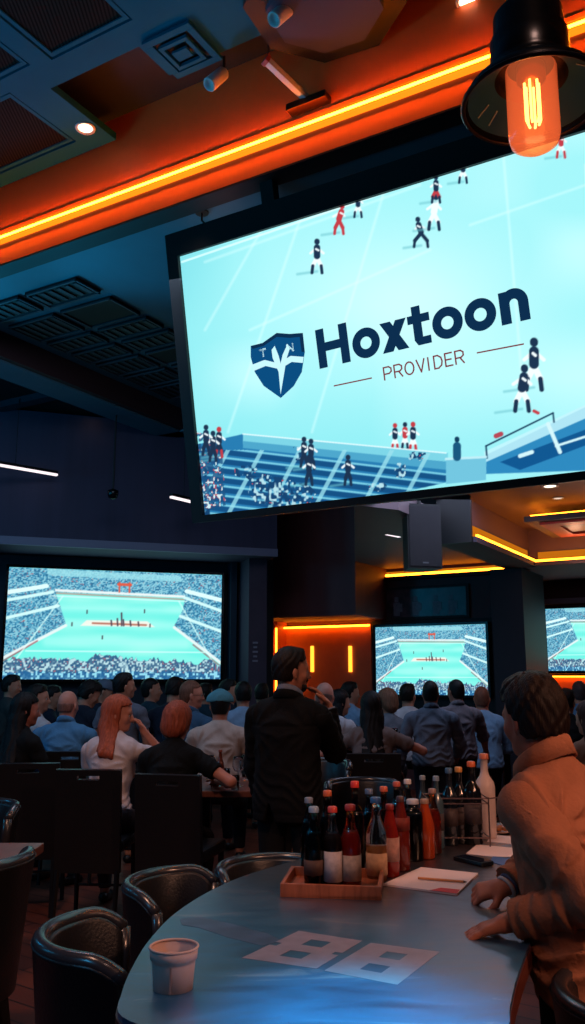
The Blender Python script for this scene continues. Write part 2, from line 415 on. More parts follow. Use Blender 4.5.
    for sg in (-1, 1):
        e = B(); bmesh.ops.create_uvsphere(e, u_segments=10, v_segments=8, radius=.0125 * sh)
        p = hp(sg * .032, .080, .098); eye = obj('eye', e, mat('eye_white', (190, 185, 180), rough=.2), root, True, loc=p)
        e = B(); bmesh.ops.create_uvsphere(e, u_segments=8, v_segments=6, radius=.006 * sh)
        obj('iris', e, mat('iris_dark', (30, 20, 15), rough=.1), eye, True, loc=Hm @ np.array([0, .0085, 0]) * sh)
    # shirt
    frac = {'short': .62, 'long': 2, 'elbow': 1.1}[sleeve]; sp = list(torso); ls = loose * .25; fold = wr * .9
    Ti = T.T
    def loc(X, Y, Z):
        x, y, z = X - P0[0], Y - P0[1], Z - P0[2]
        return [(Ti[i, 0] * x + Ti[i, 1] * y + Ti[i, 2] * z) / s for i in range(3)]
    rnd = (abs(hash(label)) if 0 else sum(map(ord, label))) % 97 / 97.0 * 6
    for sg in (-1, 1):
        S, E, Wr = arms[sg]; q = min(frac, 1); m1 = S + (E - S) * min(.35, q)
        sl = [rc(S, m1, .054 * ar * s + ls, .051 * ar * s + ls, .03), rc(m1, S + (E - S) * q, .051 * ar * s + ls, (.047 if q < 1 else .045) * ar * s + ls, .02)]
        if frac > 1: sl.append(rc(E, E + (Wr - E) * (.96 if frac > 1.5 else .2), .045 * ar * s + ls, (.034 if frac > 1.5 else .043) * ar * s + ls * .8, .02))
        sp.append(rc(S, S + (E - S) * .16, .050 * ar * s, .048 * ar * s, .04))
        end = Wr if frac > 1.5 else (E + (Wr - E) * .2 if frac > 1 else S + (E - S) * frac); ed = unit(Wr - E) if frac > 1 else unit(E - S)
        upd = unit(E - S); fd = unit(Wr - E); side = unit(np.cross(upd, fd) + 1e-4)
        def folds(F, X, Y, Z):
            ex, ey, ez = X - E[0], Y - E[1], Z - E[2]; d = np.sqrt(ex ** 2 + ey ** 2 + ez ** 2 + 1e-6)
            sd = (ex * side[0] + ey * side[1] + ez * side[2]) / d
            ph = d * (2 * PI / .040) * .5 + 1.2 * np.sin(3 * sd + rnd) + 1.0 * np.sin(14 * ez + 9 * ex + rnd)
            F = F + fold * 1.25 * (2 * np.abs(np.sin(ph)) - 1) * np.exp(-(d / .115) ** 2)
            sx, sy, sz = X - S[0], Y - S[1], Z - S[2]; ds = np.sqrt(sx ** 2 + sy ** 2 + sz ** 2 + 1e-6)
            ph2 = 26 * (sx * side[0] + sy * side[1] + sz * side[2]) + 9 * np.sin(7 * ds + rnd) + 16 * ds
            F = F + fold * .7 * (2 * np.abs(np.sin(ph2)) - 1) * np.clip(ds / .06 - .4, 0, 1) * np.exp(-(ds / .22) ** 2)
            if frac > 1.5:
                wx = np.sqrt((X - Wr[0]) ** 2 + (Y - Wr[1]) ** 2 + (Z - Wr[2]) ** 2)
                F = F + fold * .8 * (2 * np.abs(np.sin(wx * 95 + 2.2 * np.sin(20 * ex + 13 * ez + rnd))) - 1) * np.clip((wx - .035) * 40, 0, 1) * np.exp(-(wx / .13) ** 2)
            return F
        ec = end - ed * .012
        sculpted('sleeve', sculpt(sl, h, infl=loose, cuts=[lambda X, Y, Z: (X - ec[0]) * ed[0] + (Y - ec[1]) * ed[1] + (Z - ec[2]) * ed[2]], post=folds), cloth_mat(*shirt), root)
    if not fem: sp += [ell(tp(0, -.005, .10), np.array([.158 * fw, .122 * w, .20]) * s, T, .05)]
    if hem: sp += [ell(tp(0, -.005, -.04), np.array([.165 * fw, .125 * w, .14]) * s, T, .05)] + [rc(tp(q * .080 * w, -.035, .36), tp(q * .088 * w, -.04, -.10), .080 * s, .082 * s, .05) for q in (-1, 0, 1)]
    Tz = T[:, 2]; zb = (-.01 - hem) * s
    cut = lambda X, Y, Z: zb - ((X - P0[0]) * Tz[0] + (Y - P0[1]) * Tz[1] + (Z - P0[2]) * Tz[2])
    def drape(F, X, Y, Z):
        x, y, z = loc(X, Y, Z)
        for sg in (-1, 1):
            ax_, az_ = x - sg * .165, z - .36; d = np.sqrt(ax_ ** 2 + az_ ** 2 + 1e-5); phi = np.arctan2(az_, -sg * ax_)
            m = np.clip((d - .03) * 14, 0, 1) * np.exp(-(d / .19) ** 2)
            F = F + fold * 1.0 * (2 * np.abs(np.sin(phi * 5.5 + 7 * d + rnd + 1.2 * np.sin(16 * y))) - 1) * m
        m = np.exp(-((z - .06) / .09) ** 2)
        F = F + fold * .9 * (2 * np.abs(np.sin(z * 52 + 5 * np.sin(x * 9 + rnd) + 2 * np.sin(x * 23 + y * 17))) - 1) * m
        F = F + fold * .5 * (2 * np.abs(np.sin(x * 24 + 3 * np.sin(z * 9 + rnd))) - 1) * np.exp(-((z - .25) / .12) ** 2) * (y < .05)
        if hem:
            F = F + .004 * np.exp(-((z - .395 - .1 * x * x) / .006) ** 2) * (y < 0)          # yoke seam
            F = F + .004 * np.exp(-((z + hem - .035) / .005) ** 2)                            # hem stitching
            vx = x + .055; F = np.where((y < 0) & (z < -.01), np.maximum(F, (.004 + (-.01 - z) * .30 - np.abs(vx)) * s), F)
        return F
    sculpted('shirt' if not hem else 'jacket_body', sculpt(sp, h, infl=loose, cuts=[cut], post=drape), cloth_mat(*shirt), root)
    tr = [torso[0]] + legs
    A_z = .11
    sculpted('trousers', sculpt(tr, h, infl=.008, cuts=[lambda X, Y, Z: A_z - Z + 0 * X, lambda X, Y, Z: -(-.07 * s - hem * .0) * 0 + ((X - P0[0]) * Tz[0] + (Y - P0[1]) * Tz[1] + (Z - P0[2]) * Tz[2]) - .06 * s], wr=.003), cloth_mat(*trousers), root)
    if belt:
        b = [ell(tp(0, -.005, .045), np.array([.165 * fw, .125 * w, .03]) * s, T, .03)]
    # hair
    Hi = Hm.T
    def hl(X, Y, Z):
        x, y, z = X - NP[0], Y - NP[1], Z - NP[2]
        return [(Hi[i, 0] * x + Hi[i, 1] * y + Hi[i, 2] * z) / sh for i in range(3)]
    hm = mat('hair_%d_%d' % (haircol[0], haircol[1]), haircol, rough=.55, spec=.25, noise=.3, nscale=90, stretch=(1, 1, .15), bump=.4, bscale=220)
    hh = min(h, .009)
    if hair in ('short', 'tidy', 'bald', 'bob', 'long', 'longer', 'crop', 'balding', 'tousled'):
        th = {'short': .012, 'tidy': .015, 'crop': .007, 'bald': .0015, 'balding': .004, 'bob': .022, 'long': .016, 'longer': .016, 'tousled': .019}[hair]
        hpz = [ell(hp(0, -.012, .127), np.array([.077 + th, .097 + th, .098 + th]) * sh, Hm, .02), ell(hp(0, -.045, .06), np.array([.062 + th * .6, .05 + th * .6, .07]) * sh, Hm, .03)]
        if hair == 'short' or hair == 'tidy': hpz.append(rc(hp(-.03, .045, .20), hp(.035, .04, .205), .022 * sh, .020 * sh, .03))
        if hair == 'tousled': hpz += [rc(hp(-.035, .04, .20), hp(.04, .04, .205), .026 * sh, .026 * sh, .03), rc(hp(0, .02, .210), hp(.0, -.06, .195), .026 * sh, .03 * sh, .03)]
        if hair == 'bob': hpz += [ell(hp(0, -.05, .06), np.array([.092, .065, .085]) * sh, Hm, .03)]
        if hair == 'long': hpz += [ell(hp(0, -.055, .03), np.array([.085, .06, .12]) * sh, Hm, .03), rc(hp(-.03, -.06, .0), tp(-.035, -.115, .42), .055 * s, .036 * s, .04), rc(hp(.03, -.06, .0), tp(.035, -.115, .41), .055 * s, .036 * s, .04), rc(hp(-.06, -.02, .05), tp(-.075, -.075, .43), .03 * s, .022 * s, .03), rc(hp(.06, -.02, .05), tp(.075, -.075, .43), .03 * s, .022 * s, .03)]
        if hair == 'longer': hpz += [ell(hp(0, -.055, .03), np.array([.088, .06, .12]) * sh, Hm, .03), rc(hp(-.03, -.06, .0), tp(-.035, -.135, .24), .058 * s, .034 * s, .04), rc(hp(.03, -.06, .0), tp(.04, -.135, .22), .058 * s, .034 * s, .04), rc(hp(-.06, -.03, .05), tp(-.085, -.115, .30), .034 * s, .022 * s, .03), rc(hp(.06, -.03, .05), tp(.085, -.115, .28), .034 * s, .022 * s, .03)]
        def region(X, Y, Z):
            x, y, z = hl(X, Y, Z)
            top = .156 - z + np.maximum(y - .04, 0) * .35
            lowlim = {'bob': -.02, 'long': -9, 'longer': -9, 'short': .04, 'tousled': .03}.get(hair, .022)
            back = np.maximum(y - (.012 if hair not in ('long', 'bob', 'longer') else .03), lowlim - z + np.where(y < -.02, 0, .0) + np.maximum(y + .02, 0) * (.9 if lowlim > 0 else 0))
            if hair in ('bald',): return np.maximum(back + .0, np.maximum(z - .115, -z + .04)) * sh
            if hair == 'balding': return np.maximum(np.minimum(back, top), -(.235 - z - np.abs(x) * 0 + y * 0)) * sh
            return np.minimum(top, back) * sh
        ears = [ell(hp(sg * .082, .004, .08), np.array([.014, .02, .03]) * sh, Hm) for sg in (-1, 1)] if hair in ('short', 'tidy', 'crop', 'bald', 'balding', 'tousled') else []
        if hair != 'none':
            def strands(F, X, Y, Z):
                x, y, z = hl(X, Y, Z); ph = np.arctan2(x, y + .02)
                if hair == 'tousled' or hair == 'short': q = np.sin(ph * 9 + z * 60 + 2 * np.sin(z * 45 + ph * 3)) + .7 * np.sin(ph * 21 - z * 90)
                else: q = np.sin(ph * 16 + 2 * np.sin(z * 22 + ph * 2)) + .8 * np.sin(ph * 31 + 1.5 * np.sin(z * 40))
                return F + (.0022 if th > .01 else .0004) * q
            sculpted('hair', sculpt(hpz, hh, cuts=[region], subs=ears, post=strands), hm, root)
    if beard:
        bp = [rc(hp(-.052, .0, .06), hp(-.03, .06, .012), .021 * sh, .021 * sh, .02), rc(hp(.052, .0, .06), hp(.03, .06, .012), .021 * sh, .021 * sh, .02), ell(hp(0, .072, .006), np.array([.036, .028, .024]) * sh, Hm, .02), rc(hp(-.03, .088, .05), hp(.03, .088, .05), .010 * sh, .010 * sh, .015)]
        sculpted('beard', sculpt(bp, min(h, .007), subs=[ell(hp(0, .105, .035), np.array([.018, .02, .008]) * sh, Hm)], wr=.002, wf=120), mat('beard_hair', beard, rough=.7, noise=.3, nscale=120, bump=.6, bscale=300), root)
    PP = dict(root=root, tp=tp)
    if collar: collar_band(PP, cloth_mat(*shirt), rad=.062 if not fem else .056)
    return dict(root=root, tp=tp, hp=hp, Hm=Hm, arms=arms, sh=sh, s=s, T=T, P0=P0, NP=NP, hl=hl)
# ------------------------------------------------------------------ setting
M_teal = mat('painted_ceiling', (62, 104, 120), rough=.6, noise=.06, nscale=3)
M_frame = mat('teal_ceiling_frame', (26, 88, 112), rough=.9, spec=.08, noise=.06, nscale=3)
M_dark = mat('dark_ceiling', (26, 32, 46), rough=.8, noise=.1, nscale=4)
M_plum = mat('plum_wall', (70, 60, 74), rough=.75, noise=.08, nscale=3)
M_brown = mat('dark_brown_wall', (92, 50, 50), rough=.6, noise=.15, nscale=5, stretch=(1, 1, .2))
M_black = mat('matt_black', (12, 12, 14), rough=.6)
M_blackgloss = mat('gloss_black', (8, 9, 11), rough=.25)
M_white = mat('white_metal', (190, 190, 195), rough=.4)
M_fascia = mat('fascia_paint', (226, 104, 44), rough=.5, noise=.04, nscale=4)
M_niche = mat('niche_paint', (92, 74, 80), rough=.6, noise=.05, nscale=3)
M_maroon = mat('maroon_paint', (150, 45, 38), rough=.5)
M_bronze = mat('bronze_metal', (70, 40, 32), rough=.35, metal=.8)
E_led = emis('amber_led', (1.0, .20, .006, 1), 68)
E_led_far = emis('amber_led_far', (1.0, .24, .01, 1), 14)
E_wallglow = emis('amber_wall_glow', (1.0, .27, .01, 1), .55)  # weak emitter standing in for amber light on the cove walls
E_ledbar = emis('amber_led_bar', (1.0, .42, .03, 1), 2.2)
E_white = emis('linear_lamp_glow', (1.0, .85, .9, 1), 1.3)
E_down = emis('downlight_glow', (1.0, .62, .38, 1), 5)

def floor_material():
    m = bpy.data.materials.new('plank_floor'); m.use_nodes = True; nt = m.node_tree; L = nt.links; b = nt.nodes['Principled BSDF']
    tc = nt.nodes.new('ShaderNodeTexCoord'); mp = nt.nodes.new('ShaderNodeMapping'); mp.inputs['Rotation'].default_value[2] = R(35)
    br = nt.nodes.new('ShaderNodeTexBrick'); br.inputs['Color1'].default_value = srgb(120, 62, 44); br.inputs['Color2'].default_value = srgb(92, 46, 36); br.inputs['Mortar'].default_value = srgb(28, 18, 16)
    br.inputs['Scale'].default_value = 1; br.inputs['Brick Width'].default_value = 1.4; br.inputs['Row Height'].default_value = .16; br.inputs['Mortar Size'].default_value = .006
    n = nt.nodes.new('ShaderNodeTexNoise'); n.inputs['Scale'].default_value = 3; n.inputs['Detail'].default_value = 6
    mx = nt.nodes.new('ShaderNodeMix'); mx.data_type = 'RGBA'; mx.blend_type = 'MULTIPLY'; mx.inputs[0].default_value = .5
    L.new(tc.outputs['Object'], mp.inputs[0]); L.new(mp.outputs[0], br.inputs['Vector']); L.new(mp.outputs[0], n.inputs['Vector'])
    L.new(br.outputs['Color'], mx.inputs[6]); L.new(n.outputs[0], mx.inputs[7]); L.new(mx.outputs[2], b.inputs['Base Color']); b.inputs['Roughness'].default_value = .42
    return m
struct('floor', box(B(), -12, 14, -5, 19, -.1, 0), floor_material())

FB = 4.48
def holed(bm, a0, a1, b0, b1, z0, z1, holes):
    As = sorted({a0, a1} | {v for h in holes for v in h[:2] if a0 < v < a1}); Bs = sorted({b0, b1} | {v for h in holes for v in h[2:] if b0 < v < b1})
    for x0, x1 in zip(As, As[1:]):
        for y0, y1 in zip(Bs, Bs[1:]):
            cx, cy = (x0 + x1) / 2, (y0 + y1) / 2
            if any(h[0] < cx < h[1] and h[2] < cy < h[3] for h in holes): continue
            uvbox(bm, x0, x1, y0, y1, z0, z1)
    return bm
H1 = (3.25, 3.96, 1.9, 3.54); H0 = (4.12, 5.6, 1.9, 3.5); H2 = (4.46, 6.8, 3.62, 4.28); H3 = (3.37, 4.18, 3.74, 4.42); H4 = (2.3, 3.37, 4.06, 4.42)
struct('ceiling', uvbox(B(), -3, 12, -6, FB, 5.95, 6.1), M_dark)
struct('ceiling_frame', holed(B(), .2, 9, -1, 4.42, 5.70, 5.76, [H0, H1, H2, H3, H4, (.2, 2.3, 4.06, 4.42)]), M_frame)
def acoustic_material():
    m = bpy.data.materials.new('acoustic_mesh'); m.use_nodes = True; nt = m.node_tree; L = nt.links; b = nt.nodes['Principled BSDF']
    tc = nt.nodes.new('ShaderNodeTexCoord'); w = nt.nodes.new('ShaderNodeTexWave'); w.bands_direction = 'X'; w.inputs['Scale'].default_value = 13; w.inputs['Distortion'].default_value = .4
    cr = nt.nodes.new('ShaderNodeMapRange'); cr.inputs[3].default_value = .003; cr.inputs[4].default_value = .018
    cb = nt.nodes.new('ShaderNodeCombineColor')
    L.new(tc.outputs['Object'], w.inputs[0]); L.new(w.outputs['Fac'], cr.inputs[0])
    for i in range(3): L.new(cr.outputs[0], cb.inputs[i])
    L.new(cb.outputs[0], b.inputs['Base Color']); b.inputs['Roughness'].default_value = .9; b.inputs['Specular IOR Level'].default_value = .05
    return m
M_ac = acoustic_material()
for hh_, lab in ((H1, 'dark ribbed acoustic ceiling panel at the very top of the photo, beside the square air vent'), (H0, 'dark ribbed acoustic ceiling panel of which only a corner shows at the upper left edge'), (H2, 'large dark ribbed ceiling panel at the left edge, below the lit round downlight')):
    t = empty('ceiling_panel', uv((hh_[0] + hh_[1]) / 2, (hh_[2] + hh_[3]) / 2, 5.73)); tag(t, lab, 'ceiling panel', 'acoustic ceiling panels')
    a_, b_ = (hh_[1] - hh_[0]) / 2 - .015, (hh_[3] - hh_[2]) / 2 - .015
    bm = B(); Mx = frame_mat((0, 0, 0), UU, VV, (0, 0, 1))
    box(bm, -a_ + .03, a_ - .03, -b_ + .03, b_ - .03, -.015, .01, M=Mx); obj('panel', bm, M_ac, t)
    bm = B()
    for x0, x1, y0, y1 in ((-a_, a_, -b_, -b_ + .03), (-a_, a_, b_ - .03, b_), (-a_, -a_ + .03, -b_ + .03, b_ - .03), (a_ - .03, a_, -b_ + .03, b_ - .03)): box(bm, x0, x1, y0, y1, -.025, .02, M=Mx)
    obj('frame', bm, M_frame, t)
# air diffuser
t = empty('ceiling_vent', uv(3.13, 3.90, 5.70)); tag(t, 'square stepped air vent set in the ceiling near the upper left downlight', 'vent')
Mx = frame_mat((0, 0, 0), UU, VV, (0, 0, 1))
for i, (r0, r1, z0) in enumerate(((.14, .19, -.03), (.085, .115, -.045), (.0, .06, -.05))):
    bm = B()
    if r0: 
        for x0, x1, y0, y1 in ((-r1, r1, -r1, -r0), (-r1, r1, r0, r1), (-r1, -r0, -r0, r0), (r0, r1, -r0, r0)): box(bm, x0, x1, y0, y1, z0, z0 + .025, .004, M=Mx)
    else: box(bm, -r1, r1, -r1 * .7, r1 * .7, z0, z0 + .02, .004, M=Mx)
    obj('vane' if i else 'frame', bm, M_frame, t)
obj('backing', box(B(), -.14, .14, -.14, .14, -.012, .0, M=Mx), M_black, t)

# fascia of the dropped bulkhead with its amber cove light
struct('wall_fascia', uvbox(B(), -3, 10, FB, FB + .12, 5.0, 5.95), M_fascia)
struct('trim_1', uvbox(B(), -3, 10, FB - .012, FB, 5.30, 5.33), M_fascia)
struct('trim_2', uvbox(B(), -3, 10, FB - .03, FB + .13, 4.985, 5.0), M_black)
t = obj('cove_light', uvbox(B(), -3, 10, FB - .045, FB - .033, 5.240, 5.252), E_led); tag(t, 'long amber light strip running along the dropped bulkhead above the big screen', 'light strip')
struct('ceiling_soffit', uvbox(B(), -3, 12, FB + .12, 9.2, 5.0, 5.2), M_teal)
struct('ceiling_back', uvbox(B(), -3, 12, 9.2, 18, 4.9, 5.2), M_black)
obj('glow_face', uvbox(B(), -3, 10, FB - .022, FB - .001, 5.205, 5.240), emis('amber_fascia_glow', (1.0, .24, .008, 1), 1.5), t)  # added glowing strip imitating the soft strip light on the fascia
# ceiling grilles on the soffit
cells = []
rows = [(4.93, 5.24), (5.36, 5.78), (5.86, 6.13), (6.21, 6.5), (6.58, 6.95), (7.03, 7.4), (7.48, 7.9)]
for ci, (a0, a1) in enumerate(((5.06, 5.68), (5.77, 6.38), (4.36, 4.98))):
    for ri, (b0, b1) in enumerate(rows):
        if ci == 2 and ri < 3: continue
        cells.append((ci, ri, a0, a1, b0, b1))
colname = ['middle row', 'row next to the beam', 'row nearest the big screen']
ordn = ['first', 'second', 'third', 'fourth', 'fifth', 'sixth', 'seventh']
for ci, ri, a0, a1, b0, b1 in cells:
    t = empty('ceiling_grille', uv((a0 + a1) / 2, (b0 + b1) / 2, 5.0)); black = (ci, ri) in ((0, 1), (0, 4), (2, 5))
    tag(t, '%s ceiling grille, %s from the camera in the %s' % ('plain black' if black else 'slatted', ordn[ri], colname[ci]), 'ceiling grille', 'ceiling grilles on the left soffit')
    ha, hb = (a1 - a0) / 2, (b1 - b0) / 2
    obj('backing', box(B(), -ha, ha, -hb, hb, -.02, -.001, M=Mx), M_black, t)
    if not black:
        bm = B(); k = 6
        for i in range(k): 
            x = -ha + .06 + (2 * ha - .12) * i / (k - 1); box(bm, x - .022, x + .022, -hb + .05, hb - .05, -.032, -.021, M=Mx)
        obj('slat', bm, mat('grille_slat', (50, 58, 66), rough=.5), t)
    bm = B()
    for x0, x1, y0, y1 in ((-ha, ha, -hb, -hb + .018), (-ha, ha, hb - .018, hb), (-ha, -ha + .018, -hb, hb), (ha - .018, ha, -hb, hb)): box(bm, x0, x1, y0, y1, -.034, -.02, M=Mx)
    obj('frame', bm, mat('grille_frame', (60, 70, 80), rough=.5), t)
struct('ceiling_beam', uvbox(B(), 6.55, 6.62, 2, 12, 4.74, 5.0), mat('beam_brown', (60, 36, 38), rough=.6))
struct('ceiling_beam', uvbox(B(), 6.62, 7.02, 2, 12, 4.72, 5.0), M_teal)
struct('ceiling_beam', uvbox(B(), 5.0, 10, 8.4, 8.62, 4.72, 5.0), M_teal)
struct('ceiling_beam', uvbox(B(), 7.02, 11, 6.8, 6.95, 4.85, 5.0), M_dark)
struct('ceiling_dark', uvbox(B(), 7.02, 12, 2, 9.2, 4.93, 5.0), M_black)
def downlight(p, label, r=.05, mt=E_down, up=(0, 0, 1)):
    t = empty('downlight', p); tag(t, label, 'downlight', 'recessed downlights')
    obj('trim_ring', lathe(B(), [(r, -.004), (r * 1.35, -.01), (r * 1.4, 0), (r, .004)], 20, closed=True), M_white, t, True)
    obj('lens', lathe(B(), [(0, -.003), (r, -.003), (r, 0), (0, 0)], 20), mt, t)
    return t
def spot(p, col, e, size=1.6, r=.05, aim=None, blend=.8):
    l = bpy.data.lights.new('unseen_spot', 'SPOT'); l.color = col; l.energy = e; l.spot_size = size; l.spot_blend = blend; l.shadow_soft_size = r
    o = bpy.data.objects.new('unseen_spot', l); C.objects.link(o); o.location = p
    if aim is not None: o.rotation_euler = (Vector(aim) - Vector(p)).to_track_quat('-Z', 'Y').to_euler()
    return o
downlight(uv(4.28, 4.19, 5.70), 'bright round downlight in the ceiling frame at the upper left', .055)
downlight(atz(467, 1, 5.70), 'round downlight at the top edge left of the hanging lamp', .05)
downlight(atz(95, 409, 4.93), 'small round downlight in the dark ceiling left of the big screen', .05)
downlight(atz(137, 453, 4.9), 'tiny faint downlight in the dark far ceiling left of the big screen', .035, emis('dim_downlight', (1, .7, .5, 1), 1.2))
# octagonal ceiling feature
t = empty('octagonal_ceiling_panel', uv(2.12, 4.0, 5.70)); tag(t, 'octagonal ceiling panel with a wide black surround above the orange band', 'ceiling panel')
def octa(r, k=.35): return [(r * math.cos(PI / 8 + i * PI / 4 + k), r * math.sin(PI / 8 + i * PI / 4 + k)) for i in range(8)]
obj('surround', prism(B(), octa(.50), -.05, -.005), M_black, t); obj('panel', prism(B(), octa(.36), -.09, -.051), mat('octagon_paint', (62, 66, 84), rough=.8, spec=.1), t)
# little ceiling spotlights
for px, py, lab in ((216, 79, 'pale cylindrical spotlight hanging left of the white bracket arm'), (281, 14, 'pale cylindrical spotlight hanging by the octagonal panel')):
    p = atz(px, py, 5.58); t = empty('ceiling_spotlight', p, .6); tag(t, lab, 'spotlight', 'cylindrical ceiling spotlights')
    Mt = Matrix.Rotation(R(38), 4, 'Y')
    obj('barrel', lathe(B(), [(0, .10), (.035, .10), (.045, .085), (.048, -.08), (.042, -.09), (.036, -.06), (0, -.06)], 20, Mt), M_white, t, True)
    obj('stem', tube(B(), [(.06, 0, .08), (.06, 0, .2 if px < 250 else .12)], .01), M_black, t)
# white arm and bracket on the fascia
p1 = Vector(atz(268, 62, 5.55)); p2 = Vector(onb(308, 100, FB - .05)); t = empty('bracket_arm', p2); tag(t, 'white rectangular arm held by a dark bracket on the orange band', 'bracket')
d = (p1 - p2); zz = d.normalized(); xx = zz.cross(Vector((0, 0, 1))).normalized(); yy = zz.cross(xx)
obj('arm', box(B(), -.022, .022, -.022, .022, .02, d.length, .004, M=frame_mat((0, 0, 0), xx, yy, zz)), M_white, t)
obj('end_cap', box(B(), -.028, .028, -.028, .028, d.length, d.length + .03, .004, M=frame_mat((0, 0, 0), xx, yy, zz)), M_maroon, t)
obj('bracket', box(B(), -.15, .15, -.04, .05, -.05, .0, .004, M=frame_mat((0, 0, 0), UU, VV, (0, 0, 1))), M_bronze, t)
obj('hanger_wire', tube(B(), [d, (d.x, d.y, 5.72 - p2.z)], .005), M_black, t)
p = Vector(atz(202, 212, 5.0)); t = empty('ceiling_hook', p); tag(t, 'small metal hook under the teal soffit above the screen corner', 'hook')
obj('plate', lathe(B(), [(0, 0), (.05, 0), (.05, -.012), (0, -.012)], 16), M_bronze, t); obj('pin', tube(B(), [(0, 0, -.01), (0, 0, -.07), (.02, 0, -.09)], .008), M_bronze, t)

# ------------------------------------------------------------------ far left wall and bulkhead
TL = aty(6, 620, 11.0); TR = aty(221, 628, 11.9); Wd = np.array([TR[0] - TL[0], TR[1] - TL[1], 0]); Wl = np.linalg.norm(Wd); Wd /= Wl; Wn = np.array([-Wd[1], Wd[0], 0])  # Wn points away
def wp(s, n, z=0): p = np.array([TL[0], TL[1], 0]) + Wd * s + Wn * n; return Vector((p[0], p[1], z))
def wbox(bm, s0, s1, n0, n1, z0, z1): return prism(bm, [wp(s0, n0), wp(s1, n0), wp(s1, n1), wp(s0, n1)], z0, z1)
tvz0 = (aty(3, 675, 11)[2] + aty(220, 683, 11.9)[2]) / 2; tvz1 = (aty(10, 565, 11)[2] + aty(223, 577, 11.9)[2]) / 2
struct('wall_left', wbox(B(), -5, Wl + .8, .12, .4, 0, 5), mat('tv_recess_wall', (30, 40, 52), rough=.7))
bz = aty(120, 549, 10.6)[2]
def w_at(px, n):   # s coordinate where the picture column meets plane n
    d = ray(px, 560); q = wp(0, n); den = d[0] * Wn[0] + d[1] * Wn[1]; k = (q.x * Wn[0] + q.y * Wn[1]) / den
    return (k * d[0] - q.x) * Wd[0] + (k * d[1] - q.y) * Wd[1]
SR = w_at(277, -.8)
struct('wall_bulkhead', wbox(B(), -5, SR, -.8, .12, bz, 4.9), mat('bulkhead_panel', (62, 56, 78), rough=.7, noise=.1, nscale=2.5, stretch=(3, 3, .15)))
struct('trim_3', wbox(B(), -5, SR, -.84, -.8, bz - .0, bz + .10), mat('pale_edge', (120, 118, 140), rough=.5))
s1 = w_at(241, -.3); s2 = w_at(262, -.3)
struct('wall_column', wbox(B(), w_at(228, .1), s1, -.1, .12, 0, bz), mat('teal_column', (28, 50, 66), rough=.6))
struct('wall_pier', wbox(B(), s1 + .05, s2, -.55, .6, 0, bz), M_plum)
t = empty('wall_sign', wp(w_at(256, -.56), -.56, 0)); tag(t, 'tiny pale lettering running down the plum pier beside the left TV', 'sign')
for i, (w_, z_) in enumerate(((.07, 2.04), (.05, 1.98), (.07, 1.92), (.05, 1.86), (.07, 1.80))):
    obj('letter_bar', box(B(), -w_ / 2, w_ / 2, -.006, 0, z_, z_ + .025), mat('sign_grey', (130, 120, 130), rough=.5), t)

# ------------------------------------------------------------------ middle and right back walls
CB = 11.9
struct('wall_back', uvbox(B(), 3.05, 9.5, CB, CB + .2, 0, 5), M_brown)
aE = 5.62 + .35
aR = float(onb(355, 560, 10.8) @ UU)
struct('wall_drop', uvbox(B(), aR, 8.2, 10.8, CB, 2.46, 4.9), M_brown)
_n1 = atz(354, 505, 3.22); struct('ceiling_niche', prism(B(), [uv(3.25, 7.6, 0), Vector((_n1[0], _n1[1], 0)), uv(aR, 10.8, 0), uv(aR, CB, 0), uv(3.25, CB, 0)], 3.22, 3.4), M_niche)
struct('wall_return', uvbox(B(), 3.25, 4.4, 7.8, 7.9, 3.4, 5), M_dark)
t = obj('cove_light', uvbox(B(), 3.45, aR, CB - .06, CB - .03, 3.10, 3.13), E_led_far); tag(t, 'amber light strip above the middle TV along the niche ceiling', 'light strip'); obj('glow_face', uvbox(B(), 3.45, aR, CB - .03, CB - .005, 3.12, 3.17), E_wallglow, t)  # second box glows in place of light on the niche wall
struct('trim_4', uvbox(B(), 3.4, aR, CB - .10, CB, 3.04, 3.09), M_black)
struct('ceiling_right', uvbox(B(), -4, 3.25, 7.9, 12.9, 3.5, 3.7), M_niche)
struct('wall_right_drop', uvbox(B(), -4, 3.25, 7.8, 7.9, 3.5, 5), M_dark)
struct('ceiling_beam', uvbox(B(), 2.92, 3.22, 8.6, 11.3, 3.06, 3.5), M_niche)
struct('trim_5', uvbox(B(), 2.80, 3.22, 8.6, 11.0, 3.0, 3.06), M_plum)
struct('ceiling_beam', uvbox(B(), 2.84, 3.22, 8.56, 8.6, 3.0, 3.5), M_black)
t = obj('cove_light', uvbox(B(), 2.80, 2.825, 8.65, 10.95, 3.062, 3.088), E_led_far); tag(t, 'amber light strip along the box beam, receding from the camera', 'light strip'); obj('glow_face', uvbox(B(), 2.895, 2.918, 8.65, 10.95, 3.062, 3.21), E_wallglow, t)  # second box glows in place of light on the beam side
struct('trim_6', uvbox(B(), -4, 2.95, 10.9, 11.3, 3.0, 3.05), M_plum)
struct('ceiling_beam', uvbox(B(), -4, 2.95, 11.12, 11.3, 3.05, 3.5), M_niche)
t = obj('cove_light', uvbox(B(), -4, 2.80, 10.92, 10.945, 3.052, 3.08), E_led_far); tag(t, 'amber light strip crossing above the TV at the right edge', 'light strip'); obj('glow_face', uvbox(B(), -4, 2.80, 11.09, 11.118, 3.052, 3.20), E_wallglow, t)  # second box glows in place of light on the cross beam
struct('ceiling_low', uvbox(B(), -4, 3.25, 11.3, 12.9, 3.0, 3.1), M_plum)
struct('wall_right', uvbox(B(), -4, 3.6, 12.9, 13.1, 0, 3.7), mat('maroon_wall', (66, 36, 44), rough=.6, noise=.1, nscale=4))
struct('trim_7', uvbox(B(), -4, 3.4, 12.82, 12.9, 2.66, 2.74), mat('pale_edge2', (120, 112, 130), rough=.5))
